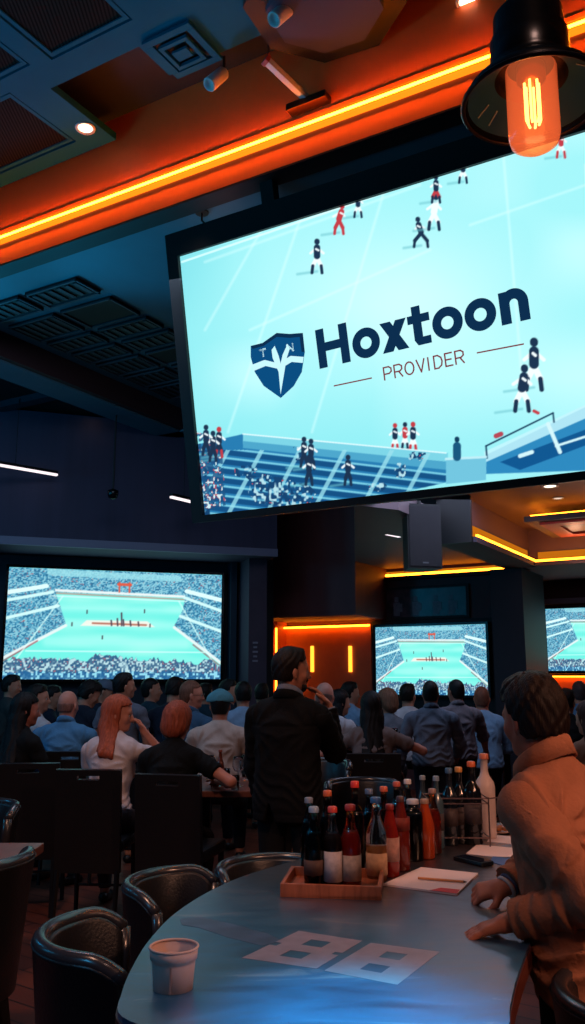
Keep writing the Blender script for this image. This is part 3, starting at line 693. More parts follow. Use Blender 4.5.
struct('wall_pillar', uvbox(B(), 3.0, 3.42, 11.0, CB + .2, 0, 3.0), mat('pillar_paint', (30, 25, 36), rough=.6))
t = obj('light_bar', uvbox(B(), 3.37, 3.41, 12.84, 12.89, 1.0, 2.62), E_ledbar); tag(t, 'tall thin vertical amber light bar right of the pillar', 'light bar')
# hanging coffer
t = empty('hanging_coffer', uv(1.5, 10.1, 3.3)); tag(t, 'hanging rectangular ceiling coffer with a red inner frame at the right edge', 'ceiling coffer')
def rel(bm): bmesh.ops.translate(bm, verts=bm.verts, vec=-t.location); return bm
obj('panel', rel(uvbox(B(), -.6, 2.52, 9.45, 10.75, 3.32, 3.38)), mat('coffer_dark', (50, 38, 44), rough=.5), t)
obj('inner_frame', rel(holed(B(), -.5, 2.38, 9.58, 10.62, 3.295, 3.32, [(-.4, 2.2, 9.76, 10.44)])), M_maroon, t)
obj('light_strip', rel(holed(B(), -.5, 2.46, 9.5, 10.7, 3.385, 3.40, [(-.47, 2.43, 9.53, 10.67)])), E_led_far, t)
obj('hanger', rel(uvbox(B(), .9, 1.5, 10.0, 10.2, 3.38, 3.5)), M_dark, t)
for px, py, lab, r_ in ((550, 486, 'bright oval downlight just under the big screen at the right', .06), (558, 498, 'dim downlight behind the bright one at the upper right', .045), (545, 544, 'small downlight over the bar above the right TV', .04), (489, 525, 'faint downlight near the box beam', .03)):
    q = atz(px, py, 3.5) if px != 545 else uv(2.5, 10.3, 3.5)
    if px == 545: q = atz(545, 544, 3.5)
    downlight(q, lab, r_, emis('warm_lens_%d' % px, (1, .8, .6, 1), 3 if r_ > .05 else 1))
# orange back-lit panel
def on_back(px, py): return onb(px, py, CB - .02)
a0 = float(onb(372, 650, CB) @ UU); a1 = float(onb(287, 650, CB) @ UU)
t = empty('lit_wall_panel', uv((a0 + a1) / 2, CB, 0)); tag(t, 'amber-lit brown wall panel behind the standing man, glowing along its top', 'wall panel')
obj('panel', rel(uvbox(B(), a0, a1, CB - .03, CB, 1.0, 2.40)), mat('copper_panel', (196, 100, 60), rough=.45, noise=.1, nscale=4), t)
obj('light_strip', rel(uvbox(B(), a0, a1, CB - .10, CB - .07, 2.36, 2.385)), E_led_far, t)
obj('light_strip', rel(uvbox(B(), a1 - .02, a1, CB - .36, CB - .34, 1.2, 2.36)), E_led_far, t)
obj('side_panel', rel(uvbox(B(), a1, a1 + .62, CB - .30, CB, .0, 3.2)), mat('copper_panel', (150, 80, 55)), t)
for px, lab in ((312, 'vertical amber light bar nearer the standing man on the lit panel'), (350, 'vertical amber light bar on the right side of the lit panel')):
    q = onb(px, 646, CB - .05); q2 = onb(px, 672, CB - .05); aa = float(q @ UU)
    b_ = obj('light_bar', uvbox(B(), aa - .025, aa + .025, CB - .06, CB - .032, q2[2], q[2]), E_ledbar); tag(b_, lab, 'light bar', 'short vertical light bars')
# glossy picture above the middle tv
a0 = float(onb(470, 600, CB) @ UU); a1 = float(onb(386, 600, CB) @ UU)
t = empty('framed_picture', uv((a0 + a1) / 2, CB, 2.7)); tag(t, 'dark glossy framed picture above the middle TV with dim figures', 'picture')
obj('frame', rel(holed(B(), a0, a1, CB - .05, CB - .005, 2.44, 2.93, [])), M_black, t)
obj('artwork', rel(uvbox(B(), a0 + .04, a1 - .04, CB - .056, CB - .05, 2.48, 2.89)), mat('dim_art', (60, 36, 42), rough=.3, noise=.8, nscale=7), t)
for i, fx in enumerate((.2, .38, .62, .85)):
    aa = a0 + (a1 - a0) * fx; bm = B(); uvbox(bm, aa - .05, aa + .05, CB - .062, CB - .057, 2.5, 2.70); uvbox(bm, aa - .03, aa + .03, CB - .062, CB - .057, 2.71, 2.78); uvbox(bm, aa - .09, aa - .05, CB - .062, CB - .057, 2.56, 2.68)
    obj('painted_figure', rel(bm), mat('dim_figure', (98, 92, 104), rough=.4, noise=.3, nscale=20), t)
# linear lamps and hanging speaker
def lin(p, q, lab):
    p = Vector(p); q = Vector(q); t = empty('linear_lamp', (p + q) / 2); tag(t, lab, 'lamp', 'thin white linear lamps')
    z = (q - p).normalized(); x = z.cross(Vector((0, 0, 1))).normalized(); y = z.cross(x); M_ = frame_mat((0, 0, 0), x, y, z); l = (q - p).length / 2
    obj('glow_face', box(B(), -.02, .02, -.012, .012, -l, l, M=M_), E_white, t); obj('housing', box(B(), -.028, .028, -.045, -.013, -l, l, M=M_), M_black, t)
    obj('hanger_wire', tube(B(), [(0, 0, .04), (0, 0, 4.9 - (p.z + q.z) / 2)], .004), M_black, t)
lin(aty(-30, 460, 9.4), aty(57, 475, 10.2), 'thin white linear lamp hanging at the left edge under the dark ceiling')
lin(aty(171, 497, 10.0), aty(196, 503, 10.4), 'short white linear lamp just left of the big screen corner')
p = Vector(aty(378, 532, 9.6)); t = empty('linear_lamp', p); tag(t, 'white linear lamp under the niche ceiling left of the hanging speaker', 'lamp', 'thin white linear lamps')
q1 = Vector(aty(361, 529, 9.5)) - p; q2 = Vector(aty(395, 536, 9.9)) - p; z = (q2 - q1).normalized(); x = z.cross(Vector((0, 0, 1))).normalized(); y = z.cross(x)
obj('glow_face', box(B(), -.02, .02, -.012, .012, -q1.length, q2.length, M=frame_mat((0, 0, 0), x, y, z)), E_white, t); obj('hanger_wire', tube(B(), [(0, 0, 0), (0, 0, 3.22 - p.z)], .006), M_black, t)
p = Vector(aty(421, 570, 8.6)); t = empty('loudspeaker', (p.x, p.y, p.z), R(12)); tag(t, 'tall black loudspeaker hanging below the ceiling in the middle', 'loudspeaker')
obj('cabinet', prism(B(), [(-.18, -.13), (.18, -.13), (.13, .16), (-.13, .16)], 0, .66), M_black, t)
obj('front_grille', box(B(), -.165, .165, -.142, -.131, .02, .64, .004), mat('speaker_grille', (26, 24, 30), rough=.7, bump=.6, bscale=500), t)
obj('badge', box(B(), -.03, .03, -.146, -.142, .05, .065), mat('badge_grey', (90, 90, 95)), t)
obj('mount_pole', tube(B(), [(0, 0, .66), (0, 0, 3.4 - p.z)], .02), M_black, t)
p = Vector(aty(113, 494, 9.9)); t = empty('ceiling_camera', p); tag(t, 'small dome camera hanging in the dark left of the big screen', 'camera')
obj('dome', lathe(B(), [(0, -.07), (.05, -.05), (.065, 0), (.065, .04), (.02, .06), (0, .06)], 18), M_blackgloss, t, True); obj('stem', tube(B(), [(0, 0, .05), (0, 0, 4.9 - p.z)], .012), M_black, t)

# ------------------------------------------------------------------ stadium picture of the wall TVs
def stadium(gx, gy):
    X, Y = gx * 213, (1 - gy) * 112        # y downwards, like the tv in the photo
    n = noise2(X * .12, Y * .5, 3); img = np.zeros(X.shape + (3,)) + np.array([112, 234, 222.])
    img = lerp(img, (150, 240, 228), np.clip((noise2(X * .03, Y * .13, 5) - .35) * 1.5, 0, 1))
    for yy, w_ in ((40, 3), (56, 4), (74, 5)): img = lerp(img, (176, 246, 238), seg(X, Y, (40, yy), (175, yy), w_, 6) * .5)
    def crowd(mask, base, seed, dens=.5):
        nonlocal img
        img = lerp(img, base, mask)
        k = np.clip((noise2(X * .8, Y * .9, seed) - .5) * 1.5 + .5, 0, 1)
        img = lerp(img, (170, 222, 228), mask * np.clip((k - dens) * 2.4, 0, .6)); img = lerp(img, (20, 70, 112), mask * np.clip((.28 - k) * 4, 0, .5)); img = lerp(img, (170, 100, 110), mask * (noise2(X * .7, Y * .8, seed + 9) > .88) * .7)
    top = poly(X, Y, [(0, 0), (213, 0), (213, 24), (180, 26), (40, 24), (0, 30)])
    crowd(top, (84, 158, 190), 2)
    img = lerp(img, (150, 215, 225), poly(X, Y, [(36, 0), (170, 3), (170, 9), (36, 7)]) * .8)
    img = lerp(img, (225, 236, 236), seg(X, Y, (40, 22), (178, 25), 1.3)); img = lerp(img, (190, 120, 110), seg(X, Y, (40, 25), (178, 28), .8) * .7)
    left = poly(X, Y, [(-2, 0), (38, 6), (44, 22), (56, 56), (-2, 92)]); crowd(left, (74, 150, 184), 4)
    right = poly(X, Y, [(215, 4), (178, 6), (172, 40), (164, 56), (180, 70), (215, 96)]); crowd(right, (74, 150, 184), 6)
    for a, b in (((-2, 34), (42, 24)), ((-2, 52), (48, 38))): img = lerp(img, (200, 240, 240), seg(X, Y, a, b, 1.6))
    for a, b in (((215, 40), (174, 26)), ((215, 62), (170, 46))): img = lerp(img, (200, 240, 240), seg(X, Y, a, b, 1.6))
    for a, b in (((-2, 26), (36, 18)), ((215, 28), (176, 19))): img = lerp(img, (215, 245, 245), seg(X, Y, a, b, 2.2))
    img = lerp(img, (220, 235, 235), seg(X, Y, (56, 58), (-2, 92), 1.5)); img = lerp(img, (220, 235, 235), seg(X, Y, (164, 58), (215, 96), 1.5))
    img = lerp(img, (150, 70, 80), seg(X, Y, (30, 74), (-2, 95), .8) * .7); img = lerp(img, (150, 80, 90), seg(X, Y, (184, 76), (215, 100), .8) * .7)
    for a, b in (((52, 28), (4, 104)), ((168, 30), (206, 96)), ((40, 28), (176, 30)), ((20, 84), (196, 84))): img = lerp(img, (215, 252, 246), seg(X, Y, a, b, .7) * .7)
    img = lerp(img, (240, 235, 225), poly(X, Y, [(76, 52), (136, 52), (144, 58), (70, 58)]) * .9); img = lerp(img, (170, 90, 70), seg(X, Y, (82, 55), (135, 56), 1) * .8)
    for px_, py_ in ((100, 52), (106, 50), (110, 44), (112, 51), (119, 52), (127, 53)): img = lerp(img, (80, 70, 84), seg(X, Y, (px_, py_), (px_ + .6, 57), .8))
    for px_, py_ in ((76, 42), (133, 40), (139, 55), (62, 55), (92, 68)): img = lerp(img, (70, 60, 70), seg(X, Y, (px_, py_), (px_, py_ + 3), .6))
    img = lerp(img, (215, 90, 70), seg(X, Y, (106, 14), (118, 14), 1.5)); img = lerp(img, (215, 90, 70), seg(X, Y, (107, 12), (107, 22), .8)); img = lerp(img, (215, 90, 70), seg(X, Y, (117, 12), (117, 22), .8))
    edge = 93 + 8 * (noise2(X * .09, Y * 0, 8) - .5) + 4 * (noise2(X * .5, Y * 0, 9) - .5) - 6 * np.exp(-((X - 108) / 30) ** 2)
    m = np.clip(Y - edge, 0, 1); k = noise2(X * .62, Y * .55, 12)
    img = lerp(img, (70, 110, 140), m); img = lerp(img, (196, 232, 236), m * np.clip((k - .5) * 4, 0, .85)); img = lerp(img, (170, 104, 112), m * (k < .14) * .8); img = lerp(img, (36, 88, 132), m * np.clip((.40 - k) * 6, 0, .8) * (k > .14))
    m = np.clip(Y - 103 - 3 * noise2(X * .4, Y * 0, 15), 0, 1); img = lerp(img, (30, 96, 150), m * .75); img = lerp(img, (140, 210, 230), m * (cell(X * .5, Y * .5, 21) > .72))
    return img
def television(label, origin, xdir, ydir, w, h, mesh=None, scale=None):
    """origin: lower-left corner of the lit picture; ydir points away from the viewer"""
    t = empty('television', origin); t.matrix_world = frame_mat(origin, xdir, ydir, (0, 0, 1)); tag(t, label, 'television', 'wall televisions')
    if mesh is None: s = picture_mesh('screen', w, h, 300, 160, stadium, TVS, t)
    else:
        s = bpy.data.objects.new('screen', mesh.data); C.objects.link(s); s.parent = t; s.scale = (w / scale[0], 1, h / scale[1])
    bm = B(); q = .035
    for x0, x1, z0, z1 in ((-q, w + q, -q, 0), (-q, w + q, h, h + q), (-q, 0, 0, h), (w, w + q, 0, h)): box(bm, x0, x1, -.012, .05, z0, z1)
    obj('bezel', bm, M_blackgloss, t); obj('back_housing', box(B(), -q, w + q, .012, .09, -q, h + q), M_black, t)
    return t, s
TVS = 1.15
o = wp(0, .0, tvz0); tw = Wl
t, s0 = television('largest wall TV, in the dark recess at the left, showing a stadium', o, Wd, Wn, tw, tvz1 - tvz0)
a_r = float(onb(487, 660, CB - .12) @ UU); a_l = float(onb(376, 660, CB - .12) @ UU); p = onb(376, 694, CB - .12)
zt = onb(376, 630, CB - .12)[2]
television('middle wall TV between the lit brown panel and the pillar, showing a stadium', uv(a_l, CB - .12, 1.35), -UU, VV, a_l - a_r, 2.335 - 1.35, s0, (tw, tvz1 - tvz0))
struct('wall_tv_niche', uvbox(B(), a_r - .12, a_l + .1, CB - .02, CB, 1.1, 2.43), M_black)
a_l = float(onb(547, 640, 12.75) @ UU)
television('wall TV cut off by the right edge of the photo, showing a stadium', uv(a_l, 12.75, 1.69), -UU, VV, 1.65, 2.585 - 1.69, s0, (tw, tvz1 - tvz0))
# back bar under the right tv
t = empty('back_bar_shelf', uv(2.4, 12.6, 0)); tag(t, 'glowing orange back bar shelf under the right TV', 'shelf')
obj('glow_panel', rel(uvbox(B(), 1.0, 3.3, 12.84, 12.88, 1.12, 1.62)), mat('copper_panel', (150, 80, 55)), t)
obj('light_strip', rel(uvbox(B(), 1.0, 3.3, 12.76, 12.79, 1.14, 1.16)), E_led_far, t)
obj('light_strip', rel(uvbox(B(), 1.0, 3.3, 12.78, 12.81, 1.60, 1.615)), E_led_far, t)
obj('shelf_board', rel(uvbox(B(), 1.0, 3.3, 12.5, 12.84, 1.10, 1.135)), M_bronze, t)
obj('cabinet', rel(uvbox(B(), 1.0, 3.3, 12.5, 12.84, 0, 1.10)), M_dark, t)
# ------------------------------------------------------------------ the big screen
S_BL = atz(205, 515, 2.75); _a = ray(180, 257); _b = ray(205, 515); _n = np.cross(_a, _b); S_e = np.cross(_n, UU); S_e /= np.linalg.norm(S_e); S_e *= np.sign(S_e[2])
S_x = -UU; S_N = np.cross(S_e, S_x); S_N /= np.linalg.norm(S_N)
if S_N @ (S_BL - CAM) < 0: S_N = -S_N        # points away from the viewer
SW, SH = 3.75 * .8828, 2.12 * .8828
def s_px(gx, gy):
    P = S_BL[None, None] + gx[..., None] * SW * S_x + gy[..., None] * SH * S_e
    Q = P - CAM; f = Q[..., 1] * math.cos(PITCH) + Q[..., 2] * math.sin(PITCH); u = -Q[..., 1] * math.sin(PITCH) + Q[..., 2] * math.cos(PITCH)
    return 292.5 + FPX * Q[..., 0] / f, 512 - FPX * u / f
def s_uv(px, py):
    d = ray(px, py); k = ((S_BL - CAM) @ S_N) / (d @ S_N); q = CAM + d * k - S_BL; return q @ S_x, q @ S_e
def football(gx, gy):
    X, Y = s_px(gx, gy); img = np.zeros(X.shape + (3,)) + np.array([158, 236, 240.])
    n = noise2(X * .012, Y * .016, 31)
    img = lerp(img, (198, 247, 248), np.clip((n - .3) * 1.6, 0, 1) * .8)
    img = lerp(img, (120, 220, 228), np.clip((270 - X) / 120, 0, 1) * .6); img = lerp(img, (96, 200, 215), np.clip((235 - X) / 70, 0, 1) * np.clip((330 - Y) / 90, 0, 1) * .5)
    img = lerp(img, (128, 224, 232), np.clip((Y - 380) / 60, 0, 1) * .5); img = lerp(img, (214, 250, 250), np.exp(-((X - 400) / 120) ** 2 - ((Y - 300) / 70) ** 2) * .7)
    for a, b in (((305, 205), (228, 432)), ((392, 165), (312, 432)), ((270, 215), (205, 330)), ((503, 150), (522, 380)), ((585, 165), (600, 380)), ((430, 250), (250, 330)), ((470, 225), (600, 180)), ((205, 262), (420, 185))):
        img = lerp(img, (226, 253, 252), seg(X, Y, a, b, 1.2, 2.4) * .38)
    img = lerp(img, (226, 253, 252), seg(X, Y, (182, 262), (585, 124), 1.0) * .8)
    wht = (235, 246, 248); nav = (28, 50, 78); red = (190, 60, 70)
    def player(x, y, k0=1.0, top=nav, bot=wht, head=nav, lean=0, sp=3):
        nonlocal img
        k = k0 * 1.12
        img = lerp(img, (110, 190, 200), seg(X, Y, (x, y + 11 * k), (x - 14 * k, y + 13 * k), 1.2, 2) * .6)
        for sg in (-1, 1):
            img = lerp(img, bot, seg(X, Y, (x, y + 1 * k), (x + sg * sp * k, y + 7 * k), 1.5 * k)); img = lerp(img, head, seg(X, Y, (x + sg * sp * k, y + 7 * k), (x + sg * (sp + .6) * k, y + 12 * k), 1.1 * k))
            img = lerp(img, wht, seg(X, Y, (x + lean * k, y - 6 * k), (x + sg * 4.6 * k, y - 2 * k), .9 * k))
        img = lerp(img, top, seg(X, Y, (x + lean * k, y - 6 * k), (x, y), 2.3 * k)); img = lerp(img, wht, seg(X, Y, (x + lean * k - 1, y - 5 * k), (x + lean * k + 1.5, y - 4 * k), .7 * k)); img = lerp(img, head, seg(X, Y, (x + lean * 1.3 * k, y - 10.5 * k), (x + lean * 1.3 * k, y - 10 * k), 1.9 * k))
    player(317, 256, 1.25, nav, wht); player(339, 219, 1.1, red, red, red, 2); player(358, 205, .9, nav, wht); player(421, 232, 1.1, nav, nav, nav, -2, 5); player(434, 212, 1.3, wht, wht, nav, 1); player(436, 189, 1.0, nav, red); player(463, 170, .95, nav, wht); player(561, 144, 1.0, red, wht, red)
    player(534, 364, 1.9, nav, wht, nav); player(522, 388, 1.7, nav, wht, nav, 1); img = lerp(img, red, seg(X, Y, (534, 411), (538, 413), 1.6)); player(395, 437, 1.0, nav, wht, red, 0, 2); player(405, 436, 1.0, red, wht, nav, 0, 2); player(413, 437, 1.1, nav, wht, red, 0, 2)
    # stand at the bottom
    bound = [(188, 425), (243, 442), (300, 446), (446, 458), (452, 472), (488, 466), (600, 425), (600, 520), (190, 520)]
    m = poly(X, Y, [(190, 446), (243, 434), (446, 455), (448, 482), (190, 540)]); img = lerp(img, (38, 120, 172), m)
    img = lerp(img, (120, 205, 222), poly(X, Y, [(243, 434), (448, 453), (448, 462), (243, 444)]))
    img = lerp(img, (74, 160, 196), poly(X, Y, [(243, 441), (448, 462), (448, 470), (243, 448)])); img = lerp(img, (225, 246, 248), seg(X, Y, (243, 434), (446, 453), .6))
    ra = (Y - 446 - (X - 190) * .035)
    for i in range(9):
        yy = 10 + i * 9.5
        a = (188, 440 + yy - 6); b = (460, 440 + yy + 26)
        img = lerp(img, (20, 78, 128), m * seg(X, Y, (a[0], a[1] + 4), (b[0], b[1] + 4), 2.6) * (Y > 450)); img = lerp(img, (128, 208, 226), m * seg(X, Y, a, b, .9) * (Y > 450) * .9)
    for xx in (228, 262, 300, 345, 392, 430): img = lerp(img, (150, 216, 228), m * seg(X, Y, (xx, 450), (xx - 42, 530), 2.0) * (Y > 450) * .8)
    k = noise2(X * .36 + 3, Y * .3, 41); k2 = noise2(X * .4, Y * .36, 43); dens = .16 + .34 * np.clip(1 - np.abs(Y - 494) / 22, 0, 1) * (X > 235) * (X < 350) + .40 * np.clip(1 - (X - 190) / 36, 0, 1)
    pm = m * (Y > 447) * (noise2(X * .05, Y * .07, 44) + dens > .92)
    img = lerp(img, (22, 66, 110), pm * np.clip((k - .45) * 6, 0, 1)); img = lerp(img, (176, 218, 228), pm * np.clip((k2 - .62) * 6, 0, 1)); img = lerp(img, (176, 84, 92), pm * (k2 < .07))
    lm = poly(X, Y, [(188, 430), (206, 434), (222, 450), (226, 505), (190, 516)]); k3 = noise2(X * .5, Y * .4, 51)
    img = lerp(img, (30, 80, 125), lm * (k3 > .3) * .8); img = lerp(img, (200, 230, 236), lm * (k3 > .8)); img = lerp(img, (190, 80, 90), lm * ((k3 > .72) & (k3 < .78)))
    for px_, py_ in ((219, 442), (213, 446), (206, 440), (304, 452), (311, 454), (348, 470), (309, 470)): player(px_, py_, 1.1, nav, nav, nav if px_ != 219 else red, 0, 2)
    # right stand
    m = poly(X, Y, [(486, 455), (600, 400), (600, 470), (486, 474)]); img = lerp(img, (44, 132, 184), m)
    img = lerp(img, (190, 236, 244), poly(X, Y, [(484, 452), (600, 398), (600, 412), (486, 462)]) * .85); img = lerp(img, (24, 60, 90), seg(X, Y, (486, 446), (553, 413), .8)); img = lerp(img, (24, 60, 90), seg(X, Y, (486, 446), (487, 458), .8)); img = lerp(img, (24, 60, 90), seg(X, Y, (553, 413), (554, 422), .8))
    img = lerp(img, (16, 84, 140), poly(X, Y, [(500, 462), (600, 424), (600, 440), (520, 470)])); img = lerp(img, (205, 238, 242), seg(X, Y, (548, 424), (560, 452), 2)); img = lerp(img, (205, 238, 242), seg(X, Y, (556, 446), (600, 432), 1.2)); img = lerp(img, (176, 70, 84), seg(X, Y, (496, 436), (501, 434), 2.4)); img = lerp(img, (205, 238, 242), seg(X, Y, (520, 456), (532, 452), 2))
    img = lerp(img, (110, 190, 215), poly(X, Y, [(446, 460), (486, 456), (486, 480), (446, 484)])); img = lerp(img, (185, 230, 238), seg(X, Y, (446, 459), (486, 457), 1.2))
    img = lerp(img, (24, 84, 122), seg(X, Y, (457, 446), (457, 457), 4)); img = lerp(img, (16, 60, 92), seg(X, Y, (457, 439), (457, 440), 2.4))
    return img
t = empty('large_screen', S_BL); t.matrix_world = frame_mat(S_BL, S_x, S_N, S_e); tag(t, 'huge tilted video screen hanging at the upper right, showing a sports field and logo', 'screen')
panel = picture_mesh('panel', SW, SH, 660, 400, football, 1.12, t)
bm = B(); q0 = .095
for x0, x1, z0, z1 in ((-q0, SW + q0, -.05, 0), (-q0, SW + q0, SH, SH + .17), (-q0, 0, 0, SH), (SW, SW + q0, 0, SH)): box(bm, x0, x1, -.03, .08, z0, z1)
obj('bezel', bm, M_black, t)
obj('housing', box(B(), -q0 + .05, SW + q0, .08, .50, -.045, SH + .08), mat('housing_paint', (92, 78, 88), rough=.5), t)
for x in (.7, 2.9): 
    b_ = obj('mount_bracket', box(B(), x - .05, x + .05, .12, .2, SH + .06, SH + .44), M_black, t)
# logo and lettering, thin pieces lying on the panel
E_navy = emis('logo_navy', (12, 44, 76), 1.1); E_blue = emis('logo_blue', (10, 74, 124), 1.1); E_ltext = emis('logo_white', (196, 242, 248), 1.1); E_rust = emis('logo_rust', (120, 52, 60), 1.1)
def px2(px, py): x, z = s_uv(px, py); return (float(x), float(z))
def flat(name, polys, m, y=-.003, parent=None):
    """polys: lists of (x, z) on the panel; each becomes a thin tile"""
    bm = B()
    for P in polys:
        a = [bm.verts.new((p[0], y, p[1])) for p in P]; b = [bm.verts.new((p[0], y + .002, p[1])) for p in P]; n = len(P)
        bm.faces.new(a); bm.faces.new(b[::-1])
        for i in range(n): bm.faces.new((a[i], b[i], b[(i + 1) % n], a[(i + 1) % n]))
    return obj(name, bm, m, parent or panel)
# text frame: baseline from the photo, in panel coordinates
pA = np.array(px2(320, 369)); pB = np.array(px2(531, 319)); tw_ = pB - pA; TWD = np.linalg.norm(tw_); ex = tw_ / TWD; ez = np.array([-ex[1], ex[0]])
pC = np.array(px2(317, 330)); capH = abs((pC - pA) @ ez)
def tt(x, z): p = pA + ex * x + ez * z; return (p[0], p[1])
def rectp(x0, x1, z0, z1): return [tt(x0, z0), tt(x1, z0), tt(x1, z1), tt(x0, z1)]
def ringp(cx, cz, ro, ri, a0=0, a1=360, n=40):
    out = []
    for i in range(n):
        q1 = R(a0 + (a1 - a0) * i / n); q2 = R(a0 + (a1 - a0) * (i + 1) / n)
        out.append([tt(cx + ri * math.cos(q1), cz + ri * math.sin(q1)), tt(cx + ro * math.cos(q1), cz + ro * math.sin(q1)), tt(cx + ro * math.cos(q2), cz + ro * math.sin(q2)), tt(cx + ri * math.cos(q2), cz + ri * math.sin(q2))])
    return out
H = capH; xh = H * .74; st = H * .235; ro = xh / 2 * 1.02; 
letters = []
def word():
    x = 0; out = []
    out.append(('H', [rectp(x, x + st, 0, H), rectp(x + H * .66, x + H * .66 + st, 0, H), rectp(x + st, x + H * .66, H * .41, H * .41 + st * .95)])); x += H * .66 + st + H * .10
    def o_(x): return ('o', ringp(x + ro, xh / 2, ro, ro - st * .95)), x + 2 * ro
    l, x = o_(x); out.append(l); x += H * .04
    wx = xh * .95; s2 = st * 1.2
    out.append(('x', [[tt(x, 0), tt(x + s2, 0), tt(x + wx, xh), tt(x + wx - s2, xh)], [tt(x, xh), tt(x + wx - s2, 0), tt(x + wx, 0), tt(x + s2, xh)]])); x += wx + H * .03
    out.append(('t', [rectp(x + st * .55, x + st * 1.5, st * .55, xh * 1.28), rectp(x, x + st * 2.4, xh - st * .85, xh)] + [[tt(x + st * .55, st * .55), tt(x + st * .9, 0), tt(x + st * 2.35, 0), tt(x + st * 2.35, st * .8), tt(x + st * 1.5, st * .8)]])); x += st * 2.4 + H * .05
    l, x = o_(x); out.append(l); x += H * .05
    l, x = o_(x); out.append(l); x += H * .09
    rn = xh * .40
    out.append(('n', [rectp(x, x + st, 0, xh), rectp(x + 2 * rn + st * .3 - st, x + 2 * rn + st * .3, 0, xh - rn)] + ringp(x + rn + st * .15, xh - rn, rn + st * .15, rn + st * .15 - st, 0, 180, 20))); x += 2 * rn + st * .3
    return out, x
wd, total = word(); kx = TWD / total
_tt = tt
def tt(x, z): p = pA + ex * x * kx + ez * z; return (p[0], p[1])
H = capH; xh = H * .74; st = H * .235; ro = xh / 2 * 1.02
wd, total = word()
for i, (ch, P) in enumerate(wd): flat('logo_letter', P, E_navy, -.004 - .0002 * i)
# PROVIDER
def stroke_text(s, x, z, h, w, gap, th, name, m):
    F = {'P': [[(0, 0), (0, 1), (.7, 1), (1, .85), (1, .6), (.7, .45), (0, .45)]], 'R': [[(0, 0), (0, 1), (.7, 1), (1, .85), (1, .6), (.7, .45), (0, .45)], [(.55, .45), (1, 0)]],
         'O': [[(.5 + .5 * math.cos(q * PI / 8), .5 + .5 * math.sin(q * PI / 8)) for q in range(17)]], 'V': [[(0, 1), (.5, 0), (1, 1)]], 'I': [[(.2, 0), (.2, 1)]], 'D': [[(0, 0), (0, 1), (.5, 1), (.9, .8), (1, .5), (.9, .2), (.5, 0), (0, 0)]],
         'E': [[(1, 0), (0, 0), (0, 1), (1, 1)], [(0, .5), (.85, .5)]], 'T': [[(0, 1), (1, 1)], [(.5, 1), (.5, 0)]], 'N': [[(0, 0), (0, 1), (1, 0), (1, 1)]]}
    for ch in s:
        ww = w * (.4 if ch == 'I' else 1.15 if ch == 'O' else .85 if ch == 'E' else 1); P = []
        for st_ in F[ch]:
            for p, q in zip(st_, st_[1:]):
                p = np.array([x + p[0] * ww, z + p[1] * h]); q = np.array([x + q[0] * ww, z + q[1] * h]); d = (q - p) / (np.linalg.norm(q - p) + 1e-9); n_ = np.array([-d[1], d[0]]) * th / 2; p = p - d * th * .4; q = q + d * th * .4
                P.append([tt(*(p - n_)), tt(*(q - n_)), tt(*(q + n_)), tt(*(p + n_))])
        flat(name, P, m, -.004); x += ww + gap
    return x
pP = np.array(px2(385, 380)) - pA; pQ = np.array(px2(466, 362)) - pA; x0 = pP @ ex / kx; z0_ = pP @ ez; x1 = pQ @ ex / kx; hP = H * .30
W8 = (x1 - x0); wl = W8 / (8 * .95 + 7 * .42) ; stroke_text('PROVIDER', x0, z0_, hP, wl, wl * .42, H * .035, 'tagline_letter', E_rust)
for a, b in (((334, 386), (372, 378)), ((477, 353), (524, 344))):
    A_, B_ = np.array(px2(*a)), np.array(px2(*b)); d = (B_ - A_) / np.linalg.norm(B_ - A_); n_ = np.array([-d[1], d[0]]) * .004
    flat('tagline_rule', [[tuple(A_ - n_), tuple(B_ - n_), tuple(B_ + n_), tuple(A_ + n_)]], E_rust, -.004)
# shield
def sp_(*pts): return [px2(*p) for p in pts]
outl = sp_((251, 346), (263, 343), (277, 333), (290, 334), (303, 333), (305, 352), (302, 372), (294, 386), (281, 398), (264, 386), (255, 372), (251, 357))
sh_ = flat('logo_shield', [outl], E_blue, -.004)
flat('shield_rim', [sp_((251, 346), (263, 343), (277, 333), (290, 334), (303, 333), (305, 352), (302, 352), (300, 337), (290, 338), (277, 337), (264, 346), (253, 349))], E_navy, -.005, sh_)
flat('shield_band', [sp_((252, 365), (265, 360), (277, 363), (279, 369), (266, 366), (254, 371)), sp_((281, 362), (291, 356), (304, 357), (303, 363), (292, 362), (282, 368))], E_ltext, -.005, sh_)
flat('shield_figure', [sp_((275, 346), (279, 356), (281, 364), (283, 355), (288, 344), (290, 349), (287, 358), (285, 370), (281, 394), (279, 372), (273, 358), (272, 350))], E_ltext, -.0055, sh_)
pA_, ex_, ez_, kx_ = pA, ex, ez, kx
for ch, cx, cy in (('T', 261, 357), ('N', 288, 352)):
    q = np.array(px2(cx, cy)) - pA; stroke_text(ch, q @ ex / kx, q @ ez, H * .18, H * .17, 0, H * .045, 'shield_letter', E_ltext)
for o_ in [o for o in panel.children if o.name.startswith('shield_letter')]: o_.parent = sh_

